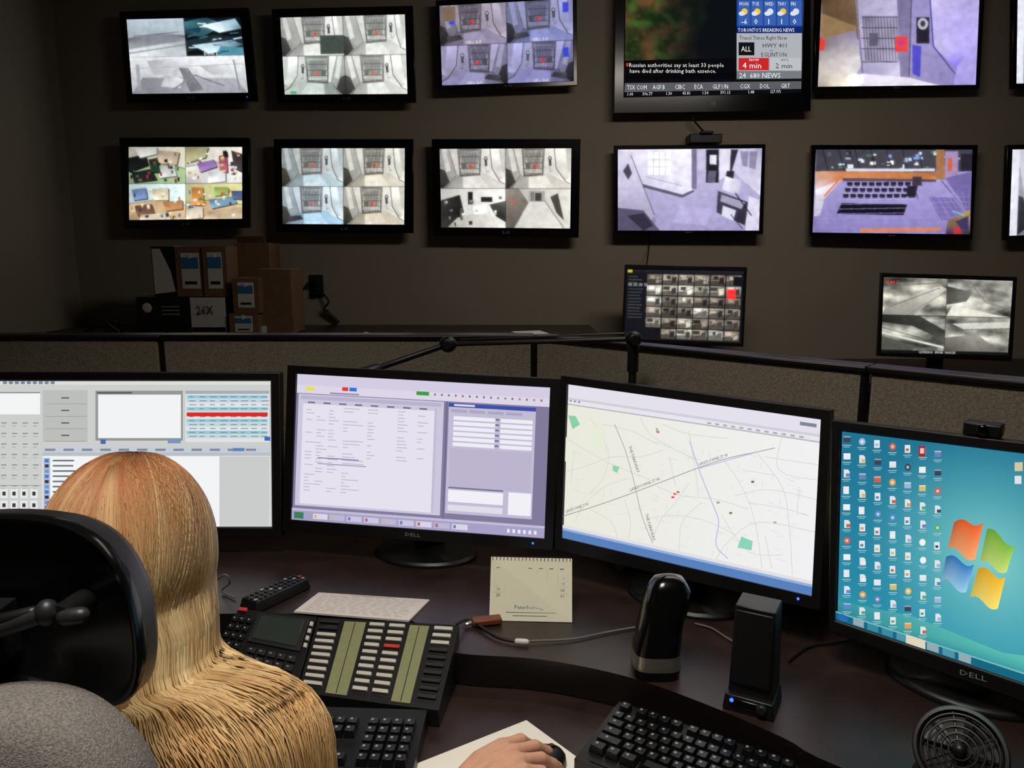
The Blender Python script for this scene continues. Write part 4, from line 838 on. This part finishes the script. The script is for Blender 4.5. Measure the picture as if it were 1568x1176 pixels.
# stapler standing upright
m=MB(); s0=onZ(1008,1042,DZ)+Vector((0,.03,0)); kz=.168/.19
prof=[(.0,.038,.036,0),(.018,.040,.038,0),(.03,.039,.037,0),(.032,.0385,.037,0),(.045,.038,.036,.0),(.10,.035,.034,.006),(.14,.037,.032,.014),(.165,.034,.028,.018),(.182,.024,.020,.018),(.19,.008,.006,.018)]
vs=[];N=28
for z,rx,ry,o in prof:
    for i in range(N):
        a2=6.28318*i/N; e=.6; cx=math.copysign(abs(math.cos(a2))**e,math.cos(a2)); sy=math.copysign(abs(math.sin(a2))**e,math.sin(a2)); vs.append((s0.x+o+rx*cx,s0.y+ry*sy,DZ+z*kz+.001))
for k in range(len(prof)-1):
    m.add(vs[k*N:(k+2)*N],[(i,(i+1)%N,N+(i+1)%N,N+i) for i in range(N)],M_silv if k in (1,2,3) else M_gloss)
m.add(vs[:N],[list(range(N))[::-1]],M_gloss); m.add(vs[-N:],[list(range(N))],M_gloss)
m.out('stapler',smooth=60,merge=True)
# speaker
m=MB(); s1=onZ(1163,1098,DZ); RZ=Matrix.Rotation(-.5,4,'Z'); m.M=Matrix.Translation((s1.x,s1.y+.035,DZ+.001))@RZ
m.box((0,0,.012),(.076,.070,.024),M_blk,tp=.93); m.box((0,.006,.093),(.066,.056,.140),M_blk,tp=.9); m.box((0,-.0245,.1),(.057,.004,.118),M_cab,tp=.95)
m.box((0,-.035,.014),(.046,.004,.014),M_gloss); m.ell((-.024,-.037,.018),(.003,.0025,.003),M_ledb,12,8); m.cyl((.02,-.035,.016),(.02,-.043,.016),.008,.007,M_dk,20); m.out('computer_speaker',bevel=.004)
# fan
fc=onY(1470,1150,.875); g=group('desk_fan',(fc.x,fc.y,DZ)); m=MB(); ax=Vector((-.45,-.6,.55)).normalized(); sx=ax.cross(Vector((0,0,1))).normalized(); sy=sx.cross(ax); q_=.66
for r in (.018,.03,.042,.054,.066,.076): 
    pts=[fc+(sx*math.cos(a2)+sy*math.sin(a2))*r*q_+ax*(.012*(1-(r/.08)**2)) for a2 in [k*math.pi/20 for k in range(41)]]; m.tube(pts,.0014 if r<.07 else .004,M_blk,6,False)
for k in range(10): a2=k*.628; m.tube([fc+ax*.012,fc+(sx*math.cos(a2)+sy*math.sin(a2))*.074*q_],.0011,M_blk,5)
m.ell(fc+ax*.012,(.009,.009,.009),M_blk); m.cyl(fc-ax*.03,fc-ax*.008,.043,.051,M_blk,32); m.tube([fc-ax*.02,(fc.x+.01,fc.y+.03,DZ+.012)],.010,M_blk)
for k in range(4):
    a2=k*1.571; p=fc-ax*.002; e=(sx*math.cos(a2)+sy*math.sin(a2)); e2=(sx*math.cos(a2+.8)+sy*math.sin(a2+.8)); m.add([p+e*.01,p+e*.044,p+e2*.042-ax*.005,p+e2*.01-ax*.005],[(0,1,2,3)],M_dk)
m.cyl((fc.x+.01,fc.y+.03,DZ+.001),(fc.x+.01,fc.y+.03,DZ+.018),.045,.036,M_blk); m.out('fan_body',g)
# cables
cable('usb_cable',[onZ(700,955,DZ+.02),onZ(720,950,DZ+.01),onZ(760,975,DZ+.006),onZ(792,982,DZ+.006)],.003,M_cab)
cable('usb_cable',[onZ(792,982,DZ+.006),onZ(830,981,DZ+.005),onZ(880,978,DZ+.004),onZ(930,968,DZ+.004),onZ(975,960,DZ+.004)],.0020,M_cabg,extra=lambda m:m.tube([onZ(792,982,DZ+.007),onZ(806,983,DZ+.007)],.0052,M_wht,10))
cable('speaker_cable',[onZ(1065,955,DZ+.004),onZ(1090,962,DZ+.004),onZ(1115,978,DZ+.004),onZ(1140,990,DZ+.004)],.002,M_cabg)
cable('speaker_cable',[onZ(1208,1012,DZ+.004),onZ(1240,990,DZ+.004),onZ(1280,984,DZ+.004),onZ(1320,978,DZ+.004)],.002,M_cab)
cable('headset_cable',[onZ(330,890,DZ+.03),onZ(345,880,DZ+.05),onZ(352,892,DZ+.03),onZ(340,905,DZ+.006),onZ(360,915,DZ+.005)],.002,M_cabg)
m=MB(); p=onZ(745,958,DZ+.008); m.box(p+Vector((0,.02,0)),(.055,.022,.012),M_wood,rot=Matrix.Rotation(.2,3,'Z')); m.box(p+Vector((-.034,.012,0)),(.016,.014,.006),M_silv,rot=Matrix.Rotation(.2,3,'Z')); m.out('usb_adapter',bevel=.004)
q=[onZ(u,v,.7025) for u,v in ((632,1172),(806,1103),(925,1190),(760,1300))]; m=MB(); m.slab([p+Vector((0,0,-.0015)) for p in q],(0,0,.002),M_paper); m.out('paper_pad')
# mouse
MX=onZ(818,1168,.72); g=group('computer_mouse',(MX.x,MX.y,.704)); m=MB(); dm=math.radians(34)
m.M=Matrix.Translation((MX.x,MX.y,.7045))@Matrix.Rotation(dm,4,'Z')
vs=[];NN=24
for z,k in ((0,.95),(.006,1.0),(.014,.97),(.022,.86),(.028,.66),(.032,.36),(.033,.05)):
    for i in range(NN): a2=6.28318*i/NN; vs.append((.054*k*math.cos(a2),.031*k*math.sin(a2),z))
m.add(vs,[(j*NN+i,j*NN+(i+1)%NN,(j+1)*NN+(i+1)%NN,(j+1)*NN+i) for j in range(6) for i in range(NN)]+[list(range(NN))[::-1],list(range(6*NN,7*NN))],M_blk); m.cyl((.03,-.003,.024),(.03,.003,.024),.009,.009,M_dk,16); m.out('shell',g,smooth=50)
# ---------------------------------------------------------------- woman
W=group('seated_woman',(-.43,.82,.5))
vsk=[((-.43,.80,.55),.15,.11),((-.43,.79,.68),.125,.09),((-.44,.79,.80),.135,.095),((-.442,.80,.875),.10,.075),((-.445,.83,.93),.055,.055),
 ((-.315,.81,.872),.058,.056),((-.262,.785,.80),.048,.046),((-.255,.715,.715),.04,.04),((-.20,.77,.73),.035,.033),((-.125,.852,.742),.026,.024),
 ((-.57,.81,.872),.058,.056),((-.63,.80,.79),.047,.045),((-.645,.80,.715),.04,.04),((-.62,.93,.735),.033,.033),((-.60,1.01,.738),.026,.024),
 ((-.35,.83,.54),.085,.08),((-.33,1.17,.545),.062,.06),((-.33,1.19,.12),.04,.042),((-.33,1.3,.045),.035,.03),
 ((-.52,.83,.54),.085,.08),((-.54,1.17,.545),.062,.06),((-.54,1.19,.12),.04,.042),((-.54,1.3,.045),.035,.03)]
es=[(0,1),(1,2),(2,3),(3,4),(3,5),(5,6),(6,7),(7,8),(8,9),(3,10),(10,11),(11,12),(12,13),(13,14),(0,15),(15,16),(16,17),(17,18),(0,19),(19,20),(20,21),(21,22)]
me=bpy.data.meshes.new('body'); me.from_pydata([v[0] for v in vsk],es,[]); bo=link(bpy.data.objects.new('body',me))
sk=bo.modifiers.new('skin','SKIN'); 
for i,v in enumerate(vsk): me.skin_vertices[0].data[i].radius=(v[1],v[2]); me.skin_vertices[0].data[i].use_root=(i==0)
sb=bo.modifiers.new('sub','SUBSURF'); sb.levels=3; sb.render_levels=3
dg=bpy.context.evaluated_depsgraph_get(); dg.update(); nm=bpy.data.meshes.new_from_object(bo.evaluated_get(dg)); bo.modifiers.clear(); bo.data=nm
nm.materials.clear()
for mm in (M_navy,M_trs,M_blk): nm.materials.append(mm)
for p in nm.polygons: p.material_index=2 if p.center.z<.1 else (1 if p.center.z<.60 or p.center.y>1.06 and p.center.z<.66 else 0)
nm.shade_smooth(); setpar(bo,W)
HC=Vector((-.456,.885,1.085)); m=MB()
m.ell(HC+Vector((0,-.01,.012)),(.071,.088,.092),M_skin,32,20); m.ell(HC+Vector((0,.022,-.035)),(.055,.064,.075),M_skin,28,18); m.ell(HC+Vector((0,.06,-.085)),(.026,.024,.022),M_skin)
m.tube([(-.447,.845,.90),(-.45,.865,1.02)],[.052,.05],M_skin,20)
m.tube([HC+Vector((0,.083,.012)),HC+Vector((0,.1,-.022))],[.008,.013],M_skin); m.ell(HC+Vector((.012,.092,-.026)),(.008,.008,.007),M_skin); m.ell(HC+Vector((-.012,.092,-.026)),(.008,.008,.007),M_skin)
for sx_ in (-1,1): m.ell(HC+Vector((sx_*.073,-.005,-.005)),(.008,.018,.03),M_skin); m.ell(HC+Vector((sx_*.028,.078,.03)),(.022,.01,.007),M_skin)
m.ell(HC+Vector((0,.083,-.055)),(.024,.01,.011),M_skin)
ho=m.out('head',W); remesh(ho,.004,3)
m=MB()
for sx_ in (-1,1):
    m.ell(HC+Vector((sx_*.03,.074,.012)),(.013,.011,.010),M_eye); m.ell(HC+Vector((sx_*.03,.0835,.012)),(.005,.003,.005),M_cap); m.tube([HC+Vector((sx_*.016,.086,.034)),HC+Vector((sx_*.03,.086,.038)),HC+Vector((sx_*.045,.076,.034))],.003,M_hairm)
m.tube([HC+Vector((-.02,.088,-.053)),HC+Vector((0,.094,-.052)),HC+Vector((.02,.088,-.053))],[.002,.004,.002],M_lip); m.tube([HC+Vector((-.018,.087,-.059)),HC+Vector((0,.092,-.06)),HC+Vector((.018,.087,-.059))],[.002,.0045,.002],M_lip)
m.out('face_features',W)
def hand(name,Wr,ang,mirror,onmouse):
    f=Vector((math.cos(ang),math.sin(ang),0)); sd=Vector((-f.y,f.x,0))*mirror
    def P(a,b,c): return Wr+f*a+sd*b+Vector((0,0,c))
    m=MB(); hz=.012 if onmouse else .0
    kn=[(.086,.029),(.091,.010),(.086,-.0105),(.077,-.029)]
    for i,(a,b) in enumerate(kn):
        m.tube([P(0,b*.45,0),P(.045,b*.85,.006+hz*.7),P(a,b,.006+hz)],[.018,.0155,.0118],M_skin,14)
    for b in (-.02,0,.02): m.tube([P(.02,b*.8,-.002),P(.075,b,.002+hz)],[.016,.011],M_skin,14)
    m.ell(P(.035,.022,-.006),(.024,.024,.015),M_skin)
    fl=[(.039,.024,.018),(.043,.027,.019),(.039,.025,.018),(.031,.019,.016)]; nails=[]
    for i,((a,b),(l1,l2,l3)) in enumerate(zip(kn,fl)):
        sp_=(b)*.34; p0=P(a,b,.006+hz); p1=P(a+l1*.93,b+sp_*.6,.006+hz-.008-.002*i*.5); p2=P(a+l1*.93+l2*.82,b+sp_,hz-.021); p3=P(a+l1*.93+l2*.82+l3*.62,b+sp_*1.05,hz-.033)
        m.tube([p0,p0.lerp(p1,.5)+Vector((0,0,.001)),p1,p1.lerp(p2,.5),p2,p3],[.0108,.0082,.0092,.0074,.0081,.0063],M_skin,14)
        nails.append((p2.lerp(p3,.75)+Vector((0,0,.0055))+f*.003,(p3-p2).normalized()))
    t0_=P(.018,.020,-.004);t1_=P(.045,.045,-.008);t2_=P(.073,.056,-.014);t3_=P(.095,.052,-.021)
    m.tube([t0_,t1_,t1_.lerp(t2_,.5),t2_,t3_],[.017,.0125,.0100,.0105,.0080],M_skin,14); nails.append((t2_.lerp(t3_,.75)+Vector((0,0,.007)),(t3_-t2_).normalized()))
    m.tube([P(-.05,0,-.002),P(-.02,0,-.001),P(.01,0,0)],[.026,.0235,.024],M_skin,18)
    o=m.out(name,W); remesh(o,.0016,2)
    m=MB()
    for p,d in nails:
        x=d; y=x.cross(Vector((0,0,1))).normalized(); z=y.cross(x); m.ell(p,(.0062,.0048,.0016),M_nail,12,8,rot=Matrix((x,y,z)).transposed())
    m.out(name+'_nails',W)
wr=onZ(708,1216,.742); hand('right_hand',Vector((wr.x,wr.y,.742)),math.radians(36),1,True)
hand('left_hand',Vector((-.598,1.045,.735)),math.radians(85),-1,False)
# hair
HCn=Vector((-.462,.88,1.083)); HR=(.094,.118,.127)
m=MB(); m.ell(HCn+Vector((0,-.006,.0)),(HR[0]*.94,HR[1]*.90,HR[2]*.95),M_hairm,32,20)
m.tube([HCn+Vector((.0,-.03,0)),(-.455,.84,1.0),(-.445,.82,.95)],[.076,.058,.055],M_hairm,24)
for sx_ in (-1,1): m.tube([HCn+Vector((sx_*.04,-.01,.0)),(-.455+sx_*.038,.86,1.0),(-.45+sx_*.045,.835,.945)],[.045,.038,.035],M_hairm,20)
m.tube([(-.42,.80,.945),(-.36,.80,.918),(-.31,.805,.888),(-.275,.795,.83)],[.045,.034,.032,.022],M_hairm,20); m.tube([(-.44,.79,.95),(-.43,.76,.87),(-.42,.745,.78)],[.05,.036,.03],M_hairm,20); m.tube([(-.47,.79,.95),(-.51,.765,.87),(-.53,.745,.8)],[.05,.036,.03],M_hairm,20)
hm=m.out('hair_base',W); remesh(hm,.005,4)
bm=bmesh.new(); bm.from_mesh(hm.data)
dele=[v for v in bm.verts if v.co.y>.945 and v.co.z<1.165 and abs(v.co.x+.455)<.075]
bmesh.ops.delete(bm,geom=dele,context='VERTS'); bm.to_mesh(hm.data); bm.free()
hr=random.Random(11); HV=[];HF=[];HCc=[]
DG=(168,126,76); LB=(240,220,172); CU=(166,98,58)
def slerp(a,b,t):
    a=a.normalized();b=b.normalized();o=math.acos(max(-1,min(1,a.dot(b)))); 
    return a if o<1e-3 else (a*math.sin((1-t)*o)+b*math.sin(t*o))/math.sin(o)
for i in range(11000):
    ph=math.radians(hr.triangular(-35,215,70) if hr.random()<.6 else hr.uniform(-35,215)); cph,sph=math.cos(ph),math.sin(ph)
    yy=hr.uniform(-.25,.65) if abs(cph)>.5 else hr.uniform(-.3,.25)
    d0=Vector((cph*.06,yy,1)); d1=Vector((cph,-sph,-.28)); rad=1+hr.uniform(-.03,.014)+.008*MN.noise(Vector((ph*3,yy*4,0)))
    K=[]
    for t in (0,.15,.32,.5,.68,.85,1): 
        d=slerp(d0,d1,t); K.append(HCn+Vector((d.x*HR[0],d.y*HR[1],d.z*HR[2]))*(rad+(0 if t>0 else -.02)))
    w=(cph+1)/2; dep=hr.uniform(.86,1.03); wob=hr.uniform(-.004,.004); side=max(0,(w-.35)/.65)
    c1=MN.noise(Vector((ph*2.2,3,dep*2)))*.010; c2=MN.noise(Vector((ph*2.2,9,dep*2)))*.012
    K.append(Vector((-.456+.094*cph*dep,.86-.092*sph*dep,1.01)))
    K.append(Vector((-.452+.094*cph*dep+wob,.845-.092*sph*dep+c1*.5,.97)))
    K.append(Vector((-.445+.105*(2*w-1)+.026*side+wob,.80+.03*side-.068*sph*dep+c1,.944+.016*side+hr.uniform(-.004,.006))))
    K.append(Vector((-.442+(.128+.06*side)*(2*w-1)+wob*1.5,.782+.045*side-.066*sph*dep+c1,.908+.032*side+hr.uniform(-.005,.006))))
    xe=-.60+.385*w+hr.uniform(-.018,.01); ye=.738+.045*side-.045*sph*dep+hr.uniform(-.008,.008); ze=.79+.05*side+hr.uniform(-.07,.035)
    K.append(Vector(((K[-1].x+xe)/2+.014*side+c2,(K[-1].y+ye)/2-.010,(K[-1].z+ze)/2+.02)))
    K.append(Vector((xe+c2,ye,ze)))
    P=catmull(K,3); nP=len(P)
    st=.5+.75*MN.noise(Vector((ph*4.5,dep*3,1))); base=mix(DG,LB,min(1,max(0,st*.75+hr.random()*.36-.05))); hl=max(0,min(1,MN.noise(Vector((ph*7,yy*3,5)))*1.8+.25)); top=mix(CU,base,.08+.6*hl); r0=hr.uniform(.0006,.00105)
    b0_=len(HV); wv=hr.uniform(0,6.28); wa=hr.uniform(.0003,.0011)
    for k,p in enumerate(P):
        t=k/(nP-1); d=(P[min(k+1,nP-1)]-P[max(k-1,0)]).normalized(); out_=(p-HCn); out_.z*=.2
        x=d.cross(out_); x=x.normalized() if x.length>1e-5 else Vector((1,0,0)); y=x.cross(d)
        r=r0*(1 if t<.85 else (1-(t-.85)*5.5)); p=p+x*(wa*math.sin(wv+t*9)*min(1,t*2))
        for a_ in (0,2.094,4.189): HV.append(p+x*(math.cos(a_)*r*1.6)+y*(math.sin(a_)*r))
        if t<.13: cl_=mix((54,30,20),top,(t/.13)**.8)
        elif t<.40: cl_=mix(top,base,(t-.13)/.27)
        else: cl_=mix(base,mix(base,(226,170,108),.45),max(0,(t-.6)/.4))
        HCc+= [lin(cl_)]*3
    for k in range(nP-1):
        for a_ in range(3): HF.append((b0_+k*3+a_,b0_+k*3+(a_+1)%3,b0_+(k+1)*3+(a_+1)%3,b0_+(k+1)*3+a_))
me=bpy.data.meshes.new('hair_strands'); me.from_pydata([tuple(v) for v in HV],[],HF); at=me.color_attributes.new('Col','FLOAT_COLOR','POINT'); at.data.foreach_set('color',[x for q in HCc for x in q])
me.materials.append(M_hair); me.shade_smooth(); ho=link(bpy.data.objects.new('hair_strands',me)); setpar(ho,W)
# ---------------------------------------------------------------- chair
g=group('office_chair',(-.43,.7,0))
half=[(0,789),(58,792),(106,802),(150,826),(184,866),(205,915),(216,970),(218,1020),(210,1056),(190,1075),(162,1078),(118,1067),(60,1054),(0,1044)]
ol=half+[(-u,v) for u,v in half[1:-1]][::-1]
hp=Vector((-.43,.655,1.13)); hn=Vector((0,-1,.12)).normalized()
o3=catmull([onP(u,v,hp,hn) for u,v in ol],3,True)
m=MB(); m.pillow(o3,hn,[(.8,-.055),(.95,-.045),(1.0,-.028),(1.0,-.008)],M_blk,(True,False))
m.pillow(o3,hn,[(1.0,-.008),(1.005,.002),(.985,.007),(.955,.006),(.93,.0),(.91,-.008),(.7,-.012),(.3,-.014)],M_gloss,(False,True)); m.out('headrest',g,smooth=60,merge=True)
m=MB(); A=onP(-70,985,hp+hn*.03,hn); B2=onP(60,942,hp+hn*.03,hn); C2=onP(100,938,hp+hn*.02,hn)
m.tube([A,B2],[.009,.008],M_dk,14); m.tube([onP(-20,955,hp+hn*.032,hn),onP(50,938,hp+hn*.03,hn)],.006,M_blk,12); m.cyl(C2-hn*.03,C2+hn*.012,.0115,.010,M_blk,24); m.ell(onP(72,938,hp+hn*.03,hn),(.010,.010,.012),M_dk); m.tube([onP(100,945,hp+hn*.03,hn),onP(124,942,hp+hn*.03,hn)],.0075,M_dk,12)
m.box(onP(-40,975,hp+hn*.02,hn),(.05,.05,.05),M_blk)
m.tube([A+Vector((-.01,0,0)),A+Vector((-.012,-.01,-.06)),(-.455,.53,1.0),(-.45,.52,.85)],[.012,.012,.014,.014],M_blk,12); m.out('headrest_bracket',g,smooth=40)
half=[(0,1078),(55,1083),(100,1098),(140,1124),(174,1158),(202,1200),(224,1262),(232,1340),(230,1430),(216,1500),(180,1560),(90,1590),(0,1595)]
ol=half+[(-u,v) for u,v in half[1:-1]][::-1]
bp_=Vector((-.43,.575,.9)); bn=Vector((0,-1,.04)).normalized(); o3=catmull([onP(u,v,bp_,bn) for u,v in ol],3,True)
m=MB(); m.pillow(o3,bn,[(.55,-.062),(.85,-.058),(.97,-.045),(1.0,-.025),(1.0,.0),(.97,.016),(.85,.03),(.5,.036)],M_cloth); m.out('backrest',g,smooth=70)
sv=[(-.43+.25*math.copysign(abs(math.cos(t))**.6,math.cos(t)),.84+.24*math.copysign(abs(math.sin(t))**.6,math.sin(t)),.41) for t in [k*6.28318/40 for k in range(40)]]
m=MB(); m.pillow(sv,(0,0,1),[(.9,-.02),(1,0),(1,.035),(.95,.055),(.7,.062)],M_cloth); m.out('seat',g,smooth=70)
m=MB(); m.tube([(-.45,.52,.9),(-.44,.5,.6),(-.43,.56,.4),(-.43,.75,.385)],.02,M_blk,14); m.cyl((-.43,.84,.1),(-.43,.84,.4),.028,.022,M_dk); m.cyl((-.43,.84,.07),(-.43,.84,.13),.045,.045,M_blk)
for k in range(5):
    a2=k*1.2566+.3; e=Vector((math.cos(a2),math.sin(a2),0)); m.tube([Vector((-.43,.84,.11)),Vector((-.43,.84,.075))+e*.28],[.028,.018],M_blk,12); q=Vector((-.43,.84,.028))+e*.28; s_=Vector((-e.y,e.x,0)); m.cyl(q-s_*.02,q+s_*.02,.027,.027,M_gloss,20)
m.out('base',g,smooth=40)
# ---------------------------------------------------------------- lights
def area(name,loc,sx_,sy_,en,col,spread=180,rot=(0,0,0)):
    g=group(name,loc); m=MB(); m.box((loc[0],loc[1],loc[2]+.03),(sx_+.08,sy_+.08,.03),M_wht); m.out('fixture_frame',g,bevel=.004)
    l=bpy.data.lights.new('lamp','AREA'); l.shape='RECTANGLE'; l.size=sx_; l.size_y=sy_; l.energy=en; l.color=col; l.spread=math.radians(spread)
    o=link(bpy.data.objects.new('lamp',l)); o.location=loc; o.rotation_euler=rot; setpar(o,g)
area('wall_fill_light',(-.2,.35,2.755),.6,.6,15,(1,.94,.84),110)
area('wall_fill_light',(.9,2.3,2.70),1.2,.3,19,(1,.91,.80),170,(math.radians(22),0,0))  # fill lamp and its frame are added, tilted to brighten the back wall
w=bpy.data.worlds.new('World'); SC.world=w; w.use_nodes=True; w.node_tree.nodes['Background'].inputs[0].default_value=(.02,.018,.016,1)
cam=bpy.data.cameras.new('camera'); cam.sensor_width=36; cam.lens=36*F/1568; co=link(bpy.data.objects.new('camera',cam)); co.location=CAM; co.rotation_euler=(math.radians(90)-PT,0,0); cam.clip_start=.02; SC.camera=co
